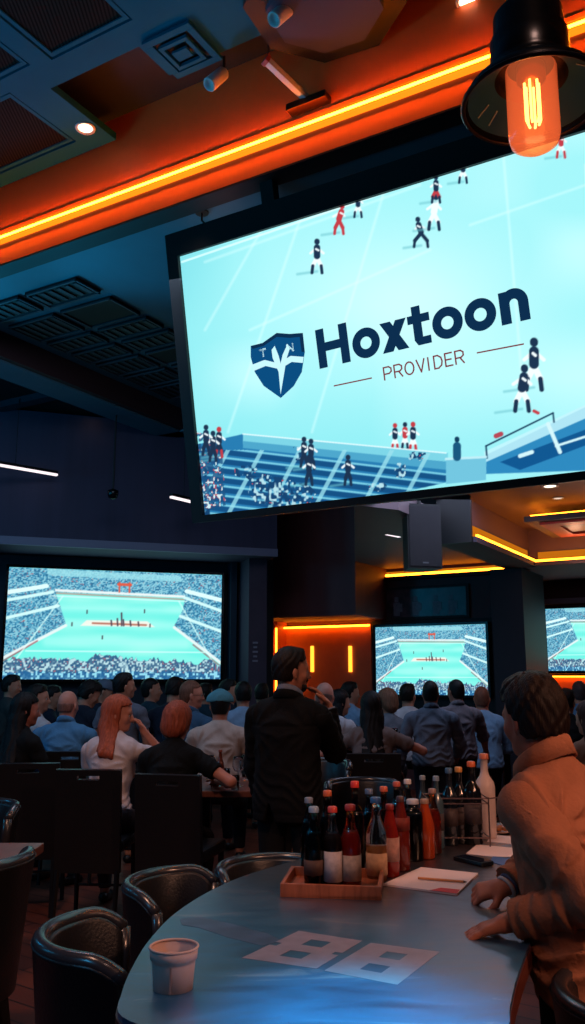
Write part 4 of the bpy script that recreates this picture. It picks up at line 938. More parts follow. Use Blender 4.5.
# ------------------------------------------------------------------ hanging lamps
def pendant():
    t = empty('pendant_lamp', (0, 0, 0)); k = 1
    shade = [(.0, .25), (.088, .25), (.096, .24), (.098, .17), (.108, .165), (.110, .08), (.114, .06), (.140, .04), (.178, .005), (.192, -.022), (.192, -.03), (.184, -.03), (.168, .0), (.130, .03), (.104, .045), (.100, .08), (.0, .08)]
    obj('shade', lathe(B(), shade, 40), M_blackgloss, t, True)
    liner = obj('shade_liner', lathe(B(), [(.184, -.027), (.167, -.002), (.129, .027), (.100, .044)], 40), mat('liner_metal', (22, 66, 100), rough=.35), t, True)
    obj('rim', lathe(B(), [(.192, -.036), (.197, -.027), (.192, -.02), (.183, -.031)], 40, closed=True), mat('rim_metal', (70, 60, 62), rough=.3, metal=.8), t, True)
    g = obj('bulb', lathe(B(), [(0, -.165), (.045, -.168), (.064, -.155), (.070, -.13), (.070, .07), (.05, .10), (0, .10)], 32), None, t, True)
    m = bpy.data.materials.new('amber_bulb_glass'); m.use_nodes = True; nt = m.node_tree; nt.nodes.remove(nt.nodes['Principled BSDF'])
    tr = nt.nodes.new('ShaderNodeBsdfTransparent'); tr.inputs[0].default_value = (1, .46, .22, 1); em = nt.nodes.new('ShaderNodeEmission'); em.inputs[0].default_value = (1, .19, .06, 1); em.inputs[1].default_value = .42
    gl = nt.nodes.new('ShaderNodeBsdfGlossy'); gl.inputs['Roughness'].default_value = .25; fr = nt.nodes.new('ShaderNodeLayerWeight'); fr.inputs[0].default_value = .12
    ad = nt.nodes.new('ShaderNodeAddShader'); mx = nt.nodes.new('ShaderNodeMixShader')
    nt.links.new(tr.outputs[0], ad.inputs[0]); nt.links.new(em.outputs[0], ad.inputs[1]); nt.links.new(fr.outputs['Facing'], mx.inputs[0]); nt.links.new(ad.outputs[0], mx.inputs[1]); nt.links.new(gl.outputs[0], mx.inputs[2]); nt.links.new(mx.outputs[0], nt.nodes['Material Output'].inputs[0])
    g.data.materials.clear(); g.data.materials.append(m)
    E_fil = emis('filament_glow', (1.0, .55, .2, 1), 9)
    bm = B()
    for i in range(6):
        q = 2 * PI * i / 6; x, y = .020 * math.cos(q), .020 * math.sin(q); tube(bm, [(x * .6, y * .6, .06), (x, y, .03), (x, y, -.085), (x * .7, y * .7, -.10)], .0035, 6)
    obj('filament', bm, E_fil, g)
    obj('socket', lathe(B(), [(0, .10), (.04, .10), (.04, .04), (.03, .03), (0, .03)], 20), mat('brass', (150, 100, 50), rough=.3, metal=.9), t, True)
    obj('cord', tube(B(), [(0, 0, .30), (0, 0, 5.70 - 2.86)], .008), M_black, t)
    obj('cap', lathe(B(), [(0, .30), (.03, .30), (.03, .34), (.012, .36), (0, .36)], 16), M_black, t, True)
    for q in (2.3, 5.4):   # small embossed frames on the liner
        bm = B()
        for dq, z0, z1 in ((-.16, .0, .06), (.16, .0, .06)): 
            tube(bm, [(.165 * math.cos(q + dq), .165 * math.sin(q + dq), -.003), (.130 * math.cos(q + dq), .130 * math.sin(q + dq), .024)], .0025, 5)
        obj('embossing', bm, mat('emboss', (110, 140, 155), rough=.4), liner)
    return t
lp = aty(532, 93, 1.62)
pend = pendant(); pend.location = lp; tag(pend, 'black metal pendant lamp with a glowing amber bulb at the upper right', 'lamp', 'pendant lamps')
def warm_point(p, e, col=(1, .42, .15)):
    l = bpy.data.lights.new('warm_point_light', 'POINT'); l.color = col; l.energy = e; l.shadow_soft_size = .05; o = bpy.data.objects.new('warm_point_light', l); C.objects.link(o); o.location = p; return o
# ------------------------------------------------------------------ the big table
TZ = .95
def table_material():
    m = bpy.data.materials.new('worn_tabletop'); m.use_nodes = True; nt = m.node_tree; L = nt.links; b = nt.nodes['Principled BSDF']
    tc = nt.nodes.new('ShaderNodeTexCoord'); mp = nt.nodes.new('ShaderNodeMapping'); mp.inputs['Rotation'].default_value[2] = R(25); mp.inputs['Scale'].default_value = (2.0, 6.0, 1)
    n = nt.nodes.new('ShaderNodeTexNoise'); n.inputs['Scale'].default_value = 1.6; n.inputs['Detail'].default_value = 7; n.inputs['Roughness'].default_value = .62; n.inputs['Distortion'].default_value = .8
    L.new(tc.outputs['Object'], mp.inputs[0]); L.new(mp.outputs[0], n.inputs['Vector'])
    r = nt.nodes.new('ShaderNodeValToRGB'); r.color_ramp.elements[0].position = .35; r.color_ramp.elements[0].color = srgb(30, 24, 28); r.color_ramp.elements[1].position = .62; r.color_ramp.elements[1].color = srgb(54, 43, 47)
    e = r.color_ramp.elements.new(.72); e.color = srgb(86, 72, 76)
    L.new(n.outputs[0], r.inputs[0])
    # screen's blue reflection painted into the near top, fading into bare brown wood
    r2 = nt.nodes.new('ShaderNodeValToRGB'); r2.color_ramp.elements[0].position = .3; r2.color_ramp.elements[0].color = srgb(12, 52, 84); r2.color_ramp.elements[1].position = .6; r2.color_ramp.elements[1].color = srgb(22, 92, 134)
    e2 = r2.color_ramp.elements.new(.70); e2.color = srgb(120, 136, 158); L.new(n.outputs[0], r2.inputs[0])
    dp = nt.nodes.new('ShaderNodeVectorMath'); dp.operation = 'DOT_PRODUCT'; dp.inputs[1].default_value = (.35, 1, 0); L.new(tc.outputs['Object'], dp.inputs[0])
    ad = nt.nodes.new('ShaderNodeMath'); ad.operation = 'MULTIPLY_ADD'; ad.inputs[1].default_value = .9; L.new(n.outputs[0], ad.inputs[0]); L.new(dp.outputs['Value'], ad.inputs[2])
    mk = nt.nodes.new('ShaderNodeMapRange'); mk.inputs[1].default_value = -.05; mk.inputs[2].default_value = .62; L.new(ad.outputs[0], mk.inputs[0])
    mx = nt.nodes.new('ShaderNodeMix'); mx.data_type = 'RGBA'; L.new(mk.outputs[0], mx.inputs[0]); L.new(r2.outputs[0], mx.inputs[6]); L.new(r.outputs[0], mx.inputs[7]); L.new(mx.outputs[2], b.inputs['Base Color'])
    mr = nt.nodes.new('ShaderNodeMapRange'); mr.inputs[1].default_value = .3; mr.inputs[2].default_value = .7; mr.inputs[3].default_value = .30; mr.inputs[4].default_value = .46
    L.new(n.outputs[0], mr.inputs[0]); L.new(mr.outputs[0], b.inputs['Roughness']); b.inputs['Specular IOR Level'].default_value = .9
    b.inputs['Coat Weight'].default_value = 1.0; b.inputs['Coat IOR'].default_value = 1.6; b.inputs['Coat Roughness'].default_value = .27
    return m
def smooth_pts(P, n=8):
    out = []; N = len(P)
    for i in range(N):
        p0, p1, p2, p3 = [np.array(P[(i + k - 1) % N], float) for k in range(4)]
        for j in range(n):
            t = j / n; out.append(tuple(.5 * ((2 * p1) + (-p0 + p2) * t + (2 * p0 - 5 * p1 + 4 * p2 - p3) * t * t + (-p0 + 3 * p1 - 3 * p2 + p3) * t ** 3)))
    return out
out_ = [(-.34, 1.86), (-.368, 2.0), (-.375, 2.17), (-.37, 2.36), (-.34, 2.6), (-.27, 2.85), (-.165, 3.08), (-.01, 3.3), (.15, 3.50), (.33, 3.72), (.60, 3.98), (.95, 4.15), (1.25, 4.1), (1.38, 3.8), (1.30, 3.4), (1.05, 3.0), (.80, 2.68), (.635, 2.40), (.52, 2.12), (.45, 1.92), (.41, 1.80), (.30, 1.74), (.1, 1.73), (-.2, 1.78)]
out_ = smooth_pts(out_, 5)
t = empty('bar_table', (.35, 2.7, 0)); tag(t, 'big rounded bar table in the foreground, printed with two large numerals', 'table')
def rel2(bm, o): bmesh.ops.translate(bm, verts=bm.verts, vec=-o.location); return bm
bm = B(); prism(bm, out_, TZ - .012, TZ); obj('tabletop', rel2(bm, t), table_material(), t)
ctr = np.mean(out_, 0)
inner = [tuple(ctr + (np.array(p) - ctr) * 1.004) for p in out_]
obj('table_edge', rel2(prism(B(), inner, TZ - .06, TZ - .0122), t), mat('edge_wood', (96, 48, 38), rough=.35, noise=.25, nscale=8, stretch=(1, 1, 6)), t)
for x, y in ((.15, 2.35), (.75, 3.45)):
    bm = lathe(B(), [(0, 0), (.26, 0), (.26, .02), (.06, .05), (.05, .10), (.05, TZ - .10), (.12, TZ - .062), (0, TZ - .062)], 24, Matrix.Translation((x, y, 0))); obj('pedestal', rel2(bm, t), M_black, t, True)
# printed numerals: solid blocks with counters, built in plan on the tabletop
def bilin(c, u, v): c = [np.array(q, float) for q in c]; return tuple((c[0] * (1 - u) + c[1] * u) * (1 - v) + (c[3] * (1 - u) + c[2] * u) * v)
def numeral(corners, holes, notches, name):
    us = sorted({0, 1} | {h[0] for h in holes + notches} | {h[1] for h in holes + notches}); vs = sorted({0, 1} | {h[2] for h in holes + notches} | {h[3] for h in holes + notches}); bm = B()
    for u0, u1 in zip(us, us[1:]):
        for v0, v1 in zip(vs, vs[1:]):
            if any(h[0] <= (u0 + u1) / 2 <= h[1] and h[2] <= (v0 + v1) / 2 <= h[3] for h in holes + notches): continue
            prism(bm, [bilin(corners, *q) for q in ((u0, v0), (u1, v0), (u1, v1), (u0, v1))], TZ + .0002, TZ + .0008)
    return obj(name, rel2(bm, t), M_num, t)
M_num = mat('printed_white', (138, 132, 150), rough=.35, spec=.8, noise=.12, nscale=25)
numeral([(-.122, 2.221), (.017, 2.442), (.179, 2.355), (.055, 2.143)], [(.20, .40, .36, .66), (.60, .80, .36, .66)], [(.46, .56, .0, .10), (.46, .54, .9, 1)], 'printed_numeral')
numeral([(.073, 2.129), (.200, 2.338), (.364, 2.266), (.231, 2.038)], [(.20, .40, .36, .66), (.60, .80, .36, .66)], [], 'printed_numeral')

for P_ in ([(180, 919), (200, 917), (232, 924), (268, 934), (282, 941), (262, 946), (226, 937), (200, 928), (182, 925)],):
    obj('printed_streak', rel2(prism(B(), [tuple(atz(x, y, TZ)[:2]) for x, y in P_], TZ + .0002, TZ + .0006), t), mat('printed_faded', (62, 82, 112), rough=.35, spec=.8, noise=.35, nscale=14), t)

# ------------------------------------------------------------------ bottles and things on the table
def glass(name, col, rough=.05, tr=1.0): return mat(name, col, rough=rough, trans=tr, ior=1.45, spec=.5)
def bottle(loc, label, h=.25, r=.031, gcol=(30, 60, 40), cap=(150, 30, 30), liquid=None, lab=None, kind='beer', opaque=False, group='bottles on the bar table', capname='cap', fill=.66, lab_z=(.16, .45)):
    r *= .92
    t = empty('bottle', loc, random.uniform(0, 6)); tag(t, label, 'bottle', group)
    if kind == 'beer': pr = [(0, .0), (.88, .0), (1, .02), (1, .52), (.92, .60), (.62, .70), (.43, .78), (.38, .93), (.46, .94), (.46, .97), (0, .97)]
    elif kind == 'wine': pr = [(0, .0), (.92, .0), (1, .02), (1, .60), (.9, .66), (.5, .73), (.38, .78), (.36, .94), (.42, .945), (.42, .98), (0, .98)]
    elif kind == 'sauce': pr = [(0, 0), (.9, 0), (1, .02), (1, .46), (.95, .55), (.7, .68), (.5, .78), (.42, .84), (.42, .90), (0, .90)]
    elif kind == 'square': pr = [(0, 0), (.92, 0), (1, .02), (1, .62), (.95, .70), (.66, .76), (.56, .78), (.56, .88), (0, .88)]
    gm = mat('bottle_%d_%d_%d' % gcol, gcol, rough=.12, spec=.8) if opaque else glass('glass_%d_%d_%d' % gcol, gcol)
    P = [(a * r, b * h) for a, b in pr]
    obj('glass_body', lathe(B(), P, 24), gm, t, True)
    top = P[-1][1]; nr = P[-2][0]
    obj(capname, lathe(B(), [(nr * 1.12, top - h * .05), (nr * 1.12, top + .002), (nr * .9, top + .005), (0, top + .005), (0, top + .0005), (nr * 1.03, top + .0005), (nr * 1.03, top - h * .05)], 20), mat('cap_%d_%d_%d' % cap, cap, rough=.35), t, True)
    if liquid is not None:
        q = [(0, .006)] + [(max(a - .0025, .001), b) for a, b in P if .004 < b < fill * h] + [(max(r * .90 - .003, .001) if fill < .62 else r * .6, fill * h), (0, fill * h)]
        obj('liquid', lathe(B(), q, 24), mat('liquid_%d_%d_%d' % liquid, liquid, rough=.3, spec=.4), t, True)
    if lab is not None:
        z0, z1 = lab_z[0] * h, lab_z[1] * h
        obj('paper_label', lathe(B(), [(r * 1.015, z0), (r * 1.015, z1), (r * 1.03, z1), (r * 1.03, z0)], 24, closed=True), mat('label_%d_%d_%d' % lab, lab, rough=.7, noise=.2, nscale=60), t, True)
    return t
def on(px, py, z=TZ): p = atz(px, py, z); return (p[0], p[1], z)
# wooden tray: corners in plan
tc = on(334, 889); t = empty('wooden_tray', tc, R(-8)); tag(t, 'low wooden tray holding bottles on the big table', 'tray')
M_tray = mat('tray_wood', (150, 84, 56), rough=.45, noise=.25, nscale=10, stretch=(8, 1, 1))
TW, TD = .155, .125
obj('base', box(B(), -TW, TW, -TD, TD, .003, .012), M_tray, t)
bm = B(); 
for x0, x1, y0, y1 in ((-TW, TW, -TD, -TD + .012), (-TW, TW, TD - .012, TD), (-TW, -TW + .012, -TD + .012, TD - .012), (TW - .012, TW, -TD + .012, TD - .012)): box(bm, x0, x1, y0, y1, 0, .040, .002)
obj('rim', bm, M_tray, t)
TB = TZ + .0125
tray_b = [((314, 889), dict(label='dark green bottle with a silver-blue cap at the left front of the tray', gcol=(26, 44, 34), cap=(130, 150, 170), h=.25, r=.034, liquid=(10, 14, 12), lab=(70, 48, 40), lab_z=(.18, .36))),
          ((333, 889), dict(label='clear bottle with a red cap and white label in the tray centre', gcol=(120, 120, 122), cap=(190, 60, 50), h=.25, r=.032, liquid=(44, 30, 28), lab=(160, 150, 150), lab_z=(.10, .46))),
          ((351, 888), dict(label='amber glowing bottle with dark red cap at the right front of the tray', gcol=(200, 80, 24), cap=(150, 40, 34), h=.255, r=.036, liquid=(150, 48, 14), lab=(150, 130, 116), lab_z=(.10, .40))),
          ((309, 874), dict(label='dark bottle half hidden at the back left corner of the tray', gcol=(40, 50, 58), cap=(110, 120, 135), h=.25, r=.031, liquid=(20, 24, 28))),
          ((328, 872), dict(label='dark bottle with an orange cap behind the red-capped tray bottle', gcol=(70, 40, 34), cap=(190, 90, 50), h=.27, r=.032, liquid=(40, 22, 16)))]
for (px, py), k in tray_b: bottle((on(px, py, TB)), **k)
tb = [((356, 878), dict(label='tall dark brown bottle with a bright red cap and neck beside the tray', gcol=(60, 34, 28), cap=(206, 52, 40), h=.315, r=.034, kind='wine', liquid=(30, 16, 12), capname='cap')),
      ((377, 881), dict(label='clear bottle half full of amber liquid with a blue cap, right of the tray', gcol=(190, 196, 200), cap=(50, 90, 140), h=.27, r=.038, liquid=(190, 110, 46), lab=(176, 140, 108), fill=.42, lab_z=(.08, .34))),
      ((391, 876), dict(label='red sauce bottle with printed label beside the half-full amber bottle', gcol=(120, 26, 16), cap=(120, 34, 30), h=.255, r=.033, kind='sauce', opaque=True, lab=(170, 130, 120), lab_z=(.2, .5))),
      ((402, 870), dict(label='brown-red sauce bottle with pale neck label, second of the row of sauces', gcol=(98, 28, 18), cap=(70, 40, 36), h=.27, r=.033, kind='sauce', opaque=True, lab=(110, 34, 26), lab_z=(.5, .66))),
      ((370, 862), dict(label='dark bottle standing behind the half-full amber bottle', gcol=(46, 44, 52), cap=(80, 100, 130), h=.26, r=.032, liquid=(20, 16, 18))),
      ((385, 858), dict(label='bottle with an orange-brown cap behind the red sauce bottle', gcol=(110, 50, 30), cap=(190, 90, 60), h=.26, r=.032, liquid=(60, 26, 14))),
      ((414, 860), dict(label='squat dark jar bottle with a pale grey cap in the middle of the row', gcol=(52, 60, 66), cap=(170, 170, 176), h=.24, r=.040, kind='square', liquid=(24, 26, 30))),
      ((426, 858), dict(label='orange sauce bottle with a clear cap in the middle of the row', gcol=(168, 62, 20), cap=(150, 120, 100), h=.23, r=.038, kind='sauce', opaque=True)),
      ((434, 853), dict(label='amber bottle right of the orange sauce bottle', gcol=(196, 104, 52), cap=(140, 110, 100), h=.24, r=.033, liquid=(150, 60, 20))),
      ((398, 850), dict(label='bottle with a rust-coloured cap standing at the back of the sauces', gcol=(80, 60, 56), cap=(176, 80, 60), h=.26, r=.032, liquid=(50, 30, 24))),
      ((409, 846), dict(label='bottle with a white cap standing farthest back behind the sauces', gcol=(110, 116, 122), cap=(190, 184, 184), h=.26, r=.032, liquid=(60, 60, 66)))]
for (px, py), k in tb: bottle(on(px, py), **k)
# wire rack with dark wine bottles
rk = [((438, 848), (60, 80, 90), (110, 130, 150), .275, .030, 'thin clear-grey bottle at the left end of the wire rack', False), ((451, 845), (24, 30, 38), (60, 90, 120), .30, .034, 'dark bottle with a blue cap in the wire rack', True), ((461, 843), (18, 18, 22), (190, 130, 60), .30, .036, 'black bottle with a gold neck in the wire rack', True), ((474, 844), (14, 14, 18), (200, 96, 50), .325, .040, 'black wine bottle with an orange neck at the right of the wire rack', True)]
for (px, py), gc, cp, hh_, rr_, lb, op in rk: bottle(on(px, py), lb, h=hh_, r=rr_, gcol=gc, cap=cp, kind='wine', opaque=True, lab=(60, 50, 52) if px != 441 else None, lab_z=(.25, .48), group='bottles in the wire rack')
wbp = on(487, 838); bottle(wbp, 'tall frosted white bottle with a copper neck, right of the wire rack', h=.345, r=.046, gcol=(196, 176, 170), cap=(190, 110, 84), kind='wine', opaque=True)
bottle(on(424, 836), 'slender dark bottle with a pale tip behind the orange sauce bottle', h=.25, r=.028, gcol=(48, 56, 62), cap=(120, 130, 140), opaque=True)
c = on(462, 844); t = empty('bottle_rack', c, 0); tag(t, 'thin wire rack holding dark bottles at the far side of the big table', 'rack')
M_wire = mat('wire_metal', (130, 110, 110), rough=.3, metal=.9)
for z, nm in ((.035, 'lower_ring'), (.165, 'middle_ring'), (.185, 'upper_ring')):
    obj(nm, tube(B(), [(-.145, -.065, z), (.10, -.065, z), (.10, .075, z), (-.145, .075, z), (-.145, -.065, z)], .0028, 6), M_wire, t)
for x, y in ((-.145, -.065), (.10, -.065), (.10, .075), (-.145, .075)): obj('leg', tube(B(), [(x, y, .001), (x, y, .19)], .003, 6), M_wire, t)
obj('handle', tube(B(), [(.10, -.065, .185), (.16, -.07, .192), (.2, -.06, .186)], .003, 6), M_wire, t)
# paper cup
c = on(173, 988); t = empty('paper_cup', c); tag(t, 'empty white paper cup near the left edge of the big table', 'cup')
Mc = mat('cup_paper', (208, 180, 172), rough=.7, noise=.04)
obj('cup_wall', lathe(B(), [(0, .002), (.040, .002), (.041, 0), (.043, .0), (.0475, .052), (.0485, .060), (.0515, .061), (.054, .084), (.0525, .084), (.050, .062), (.0465, .056), (.041, .006), (0, .005)], 40), Mc, t, True)
obj('rolled_rim', lathe(B(), [(.0525 + .0032 * math.cos(q), .0842 + .0028 * math.sin(q)) for q in np.linspace(0, 2 * PI, 9)[:-1]], 40, closed=True), Mc, t, True)
obj('seam', box(B(), -.002, .002, -.0478, -.0455, .004, .06), mat('cup_seam', (150, 128, 124), rough=.7), t)
# papers, clipboard, pen, phone, plate
def sheet(name, pts, label, m, z0=.0005, th=.002, cat='paper'):
    P = [atz(x, y, TZ)[:2] for x, y in pts]; o = Vector((np.mean([p[0] for p in P]), np.mean([p[1] for p in P]), TZ))
    s_ = empty(name, o); tag(s_, label, cat); bm = prism(B(), [(p[0] - o.x, p[1] - o.y) for p in P], z0, z0 + th); obj('page', bm, m, s_); return s_, P, o
Mp = mat('paper_white', (215, 196, 196), rough=.8)
nb, P, o = sheet('notebook', [(383, 886), (421, 869), (478, 875), (457, 896)], 'white open notepad with a red corner lying before the sauce bottles', Mp, th=.006, cat='notepad')
obj('cover', prism(B(), [((p[0] - o.x) * 1.02, (p[1] - o.y) * 1.02) for p in P], .0002, .0012), mat('cover_grey', (120, 100, 104)), nb)
P2 = [atz(x, y, TZ)[:2] for x, y in [(430, 892.5), (441, 890), (460, 892), (457, 896)]]
obj('red_corner', prism(B(), [(p[0] - o.x, p[1] - o.y) for p in P2], .0066, .0072), mat('red_print', (190, 34, 30), rough=.6), nb)
a = Vector(atz(418, 878, TZ + .012)); b = Vector(atz(467, 882, TZ + .012)); t = empty('pencil', a); tag(t, 'thin wooden pencil lying across the notepad', 'pencil')
d = b - a; obj('shaft', tube(B(), [(0, 0, 0), d * .93], .0042, 6), mat('pencil_wood', (190, 120, 70), rough=.5), t); obj('tip', tube(B(), [d * .93, d], [.0042, .0008], 6), mat('pencil_tip', (60, 40, 34)), t)
sheet('paper_sheet', [(466, 854), (477, 845), (520, 849), (520, 860)], 'loose white paper sheet right of the wire rack, beyond the black phone', Mp)
sheet('blue_card', [(490, 862), (493, 857), (512, 858), (512, 869)], 'small blue card lying behind the leaning man\'s hand', mat('blue_card', (50, 90, 150), rough=.5), cat='card')
sheet('paper_sheet', [(487, 842), (493, 835), (520, 838), (518, 845)], 'small paper lying by the frosted white bottle', Mp)
a = Vector(atz(461, 860, TZ)); b = Vector(atz(486, 866, TZ)); mid = (a + b) / 2; t = empty('phone', mid, math.atan2(b.y - a.y, b.x - a.x)); tag(t, 'black phone lying on the table beside the notepad', 'phone')
L_ = (b - a).length / 2 + .01
obj('phone_case', box(B(), -L_, L_, -.032, .032, .0, .016, .006), mat('phone_black', (10, 12, 18), rough=.35), t); obj('phone_screen', box(B(), -L_ + .008, L_ - .008, -.027, .027, .016, .0168), mat('phone_glass', (14, 24, 40), rough=.1), t)
t = empty('plate', on(478, 849)); t.location = on(497, 832); tag(t, 'small plate of snacks at the far side of the big table', 'plate')
obj('dish', lathe(B(), [(0, .002), (.05, .002), (.085, .014), (.088, .014), (.055, 0), (0, 0)], 28), mat('plate_ceramic', (176, 140, 126), rough=.4), t, True)
for i in range(7):
    q = i * 2.4; rr_ = .012 + .006 * i; e = B(); bmesh.ops.create_icosphere(e, subdivisions=2, radius=.013); o_ = obj('snack', e, mat('snack_brown', (150, 90, 50), rough=.7, noise=.3), None, True, loc=(t.location.x + rr_ * math.cos(q) * .9, t.location.y + rr_ * math.sin(q) * .9, TZ + .016)); o_.scale = (1.2, 1, .75); tag(o_, 'small brown snack piece on the plate by the frosted bottle', 'snack', 'snack pieces on the plate')

# ------------------------------------------------------------------ chairs
M_leather = mat('black_leather', (22, 23, 27), rough=.36, spec=.6, bump=.15, bscale=120)
M_piping = mat('leather_rim', (40, 42, 48), rough=.26, spec=.9)
M_legs = mat('chair_legs', (16, 14, 14), rough=.4)
def barrel_chair():
    t = empty('tub_chair')
    def shell(r0, r1, z0, z1, a0, a1, n=28):
        bm = B(); rings = []
        for i in range(n + 1):
            q = a0 + (a1 - a0) * i / n; f = abs(2 * i / n - 1); zt = z1 - .05 * max(0, (f - .72) / .28) ** 2
            ring = []
            for rr_, zz_ in ((r0, z0), (r0 + .005, (z0 + zt) / 2), (r0 + .02, zt - .01), (r0 + .025, zt), (r1 + .035, zt), (r1 + .03, zt - .01), (r1 + .01, (z0 + zt) / 2), (r1 - .01, z0)): ring.append(bm.verts.new((rr_ * math.sin(q), -rr_ * math.cos(q), zz_)))
            rings.append(ring)
        for A_, B_ in zip(rings, rings[1:]):
            for k in range(8): bm.faces.new((A_[k], A_[(k + 1) % 8], B_[(k + 1) % 8], B_[k]))
        bm.faces.new(rings[0]); bm.faces.new(rings[-1][::-1]); return bm
    obj('backrest', shell(.195, .235, .50, .925, -R(84), R(84)), M_leather, t, True)
    pts = []
    for i in range(33):
        q = -R(85) + R(170) * i / 32; f = abs(2 * i / 32 - 1); z = .928 - .05 * max(0, (f - .72) / .28) ** 2
        pts.append((.245 * math.sin(q), -.245 * math.cos(q), z))
    obj('top_rail', tube(B(), pts, .022, 10), M_piping, t, True)
    for sg in (-1, 1):
        q = R(85) * sg; obj('arm_front', tube(B(), [(.215 * math.sin(q), -.215 * math.cos(q), .50), (.235 * math.sin(q), -.235 * math.cos(q), .80), (.245 * math.sin(q), -.245 * math.cos(q), .882)], .022, 10), M_piping, t, True)
    obj('seat', lathe(B(), [(0, .48), (.19, .48), (.20, .50), (.20, .55), (.17, .575), (0, .58)], 28), M_leather, t, True)
    for sx in (-1, 1):
        for sy in (-1, 1): obj('leg', tube(B(), [(sx * .13, sy * .13, .49), (sx * .19, sy * .19, 0)], [.022, .014], 8), M_legs, t)
    bm = B(); tube(bm, [(.17 * math.cos(q), .17 * math.sin(q), .2) for q in np.linspace(0, 2 * PI, 21)], .008, 6); obj('foot_ring', bm, M_legs, t)
    return t
tub = barrel_chair(); used = [False]
def place_tub(x, y, facing, label, k=1.0, group='black leather tub chairs'):
    o = tub if not used[0] else copy_tree(tub); used[0] = True
    o.location = (x, y, 0); o.rotation_euler = (0, 0, -R(facing)); o.scale = (k, k, k); tag(o, label, 'chair', group)
place_tub(-.435, 2.50, 78, 'nearest black tub chair at the left rim of the big table, behind the paper cup', 1.0)
place_tub(-.36, 3.27, 110, 'black tub chair tucked at the table rim, second nearest', .95)
place_tub(-.06, 3.60, 140, 'black tub chair at the table rim just left of the wooden tray', .93)
place_tub(-.94, 2.10, 80, 'black tub chair cut by the bottom left corner of the photo')
place_tub(-1.22, 3.25, -50, 'black tub chair at the left edge, its back towards the camera', 1.05)
place_tub(-1.73, 4.75, 200, 'black tub chair at the left edge beyond the small brown table')
place_tub(.47, 5.75, 170, 'black tub chair with a curved pale rim behind the tall red-capped bottle')
place_tub(.17, 6.65, -160, 'black tub chair right behind the man in the black suit', 1.05)
place_tub(.86, 2.13, 88, 'black tub chair half hidden behind the leaning man at the lower right', .96)
place_tub(1.62, 5.6, 200, 'black tub chair seen between the frosted bottle and the leaning man')
def high_chair():
    t = empty('dining_chair')
    bm = B(); w_ = .215
    z0, z1 = .37, 1.02; y = -.21; hw, hz0, hz1 = .075, .955, .982
    for x0, x1, a, b_ in ((-w_, w_, z0, hz0), (-w_, -hw, hz0, hz1), (hw, w_, hz0, hz1), (-w_, w_, hz1, z1)): box(bm, x0, x1, y - .022, y + .022, a, b_)
    bmesh.ops.remove_doubles(bm, verts=bm.verts, dist=1e-5)
    bmesh.ops.transform(bm, matrix=Matrix.Translation((0, y, z0)) @ Matrix.Rotation(R(5), 4, 'X') @ Matrix.Translation((0, -y, -z0)), verts=bm.verts)
    obj('backrest', bm, M_leather, t)
    bm = B(); box(bm, -hw - .006, hw + .006, -.005, .005, -.004, 0); box(bm, -hw - .006, hw + .006, -.005, .005, hz1 - hz0, hz1 - hz0 + .004); h_ = obj('handle_trim', bm, mat('handle_chrome', (120, 130, 140), rough=.25, metal=.8), t, loc=(0, y - .066, hz0 - .002))
    obj('seat', box(B(), -.22, .22, -.19, .24, .49, .565, .02), M_leather, t)
    for sx in (-1, 1):
        obj('leg', tube(B(), [(sx * .195, -.20, .50), (sx * .20, -.27, 0)], [.022, .016], 6), M_legs, t); obj('leg', tube(B(), [(sx * .195, .20, .50), (sx * .20, .22, 0)], [.022, .016], 6), M_legs, t)
    obj('stretcher', tube(B(), [(-.2, .21, .2), (.2, .21, .2)], .010, 6), M_legs, t)
    return t
hc = high_chair(); used2 = [False]
def place_hc(x, y, facing, label):
    o = hc if not used2[0] else copy_tree(hc); used2[0] = True
    o.location = (x, y, 0); o.rotation_euler = (0, 0, -R(facing)); tag(o, label, 'chair', 'high-backed black chairs')
place_hc(xat(98, 6.0, .8), 6.05, 4, 'high-backed black chair under the woman in the white tee')
place_hc(xat(181, 5.65, .8), 5.75, 14, 'high-backed black chair under the short-haired woman in the black tee')
place_hc(xat(28, 6.3, .8), 6.45, -6, 'high-backed black chair at the left edge, behind the dark-haired woman')
place_hc(xat(74, 7.3, .8), 7.4, 0, 'high-backed black chair under the bald man in the blue shirt')
place_hc(xat(372, 7.1, .8), 7.2, 0, 'high-backed black chair under the woman with long dark hair near the middle')

# ------------------------------------------------------------------ other tables with glasses
M_tt = mat('brown_tabletop', (104, 62, 52), rough=.35, noise=.2, nscale=7, stretch=(6, 1, 1))
def table(label, x0, x1, y0, y1, z=.86, rz=0):
    t = empty('dining_table', ((x0 + x1) / 2, (y0 + y1) / 2, 0), rz); tag(t, label, 'table', 'brown tables among the guests'); a, b_ = (x1 - x0) / 2, (y1 - y0) / 2
    obj('tabletop', box(B(), -a, a, -b_, b_, z - .04, z, .006), M_tt, t)
    for q in (-1, 1):
        obj('leg', box(B(), q * (a - .16) - .035, q * (a - .16) + .035, -.035, .035, .03, z - .04), M_legs, t); obj('foot', box(B(), q * (a - .16) - .05, q * (a - .16) + .05, -b_ * .7, b_ * .7, 0, .03, .005), M_legs, t)
    return t
table('brown table by the short-haired woman, with glasses and a brown bottle', -.78, .12, 5.95, 6.75)
table('small brown table at the left edge behind the tub chairs', -2.1, -1.12, 3.62, 4.05, .88)
table('table in front of the woman with long dark hair, crowded with dishes', .5, 1.03, 7.9, 9.2, 1.0)
table('table at the far right under the bar glow', 2.2, 3.6, 9.45, 10.0)
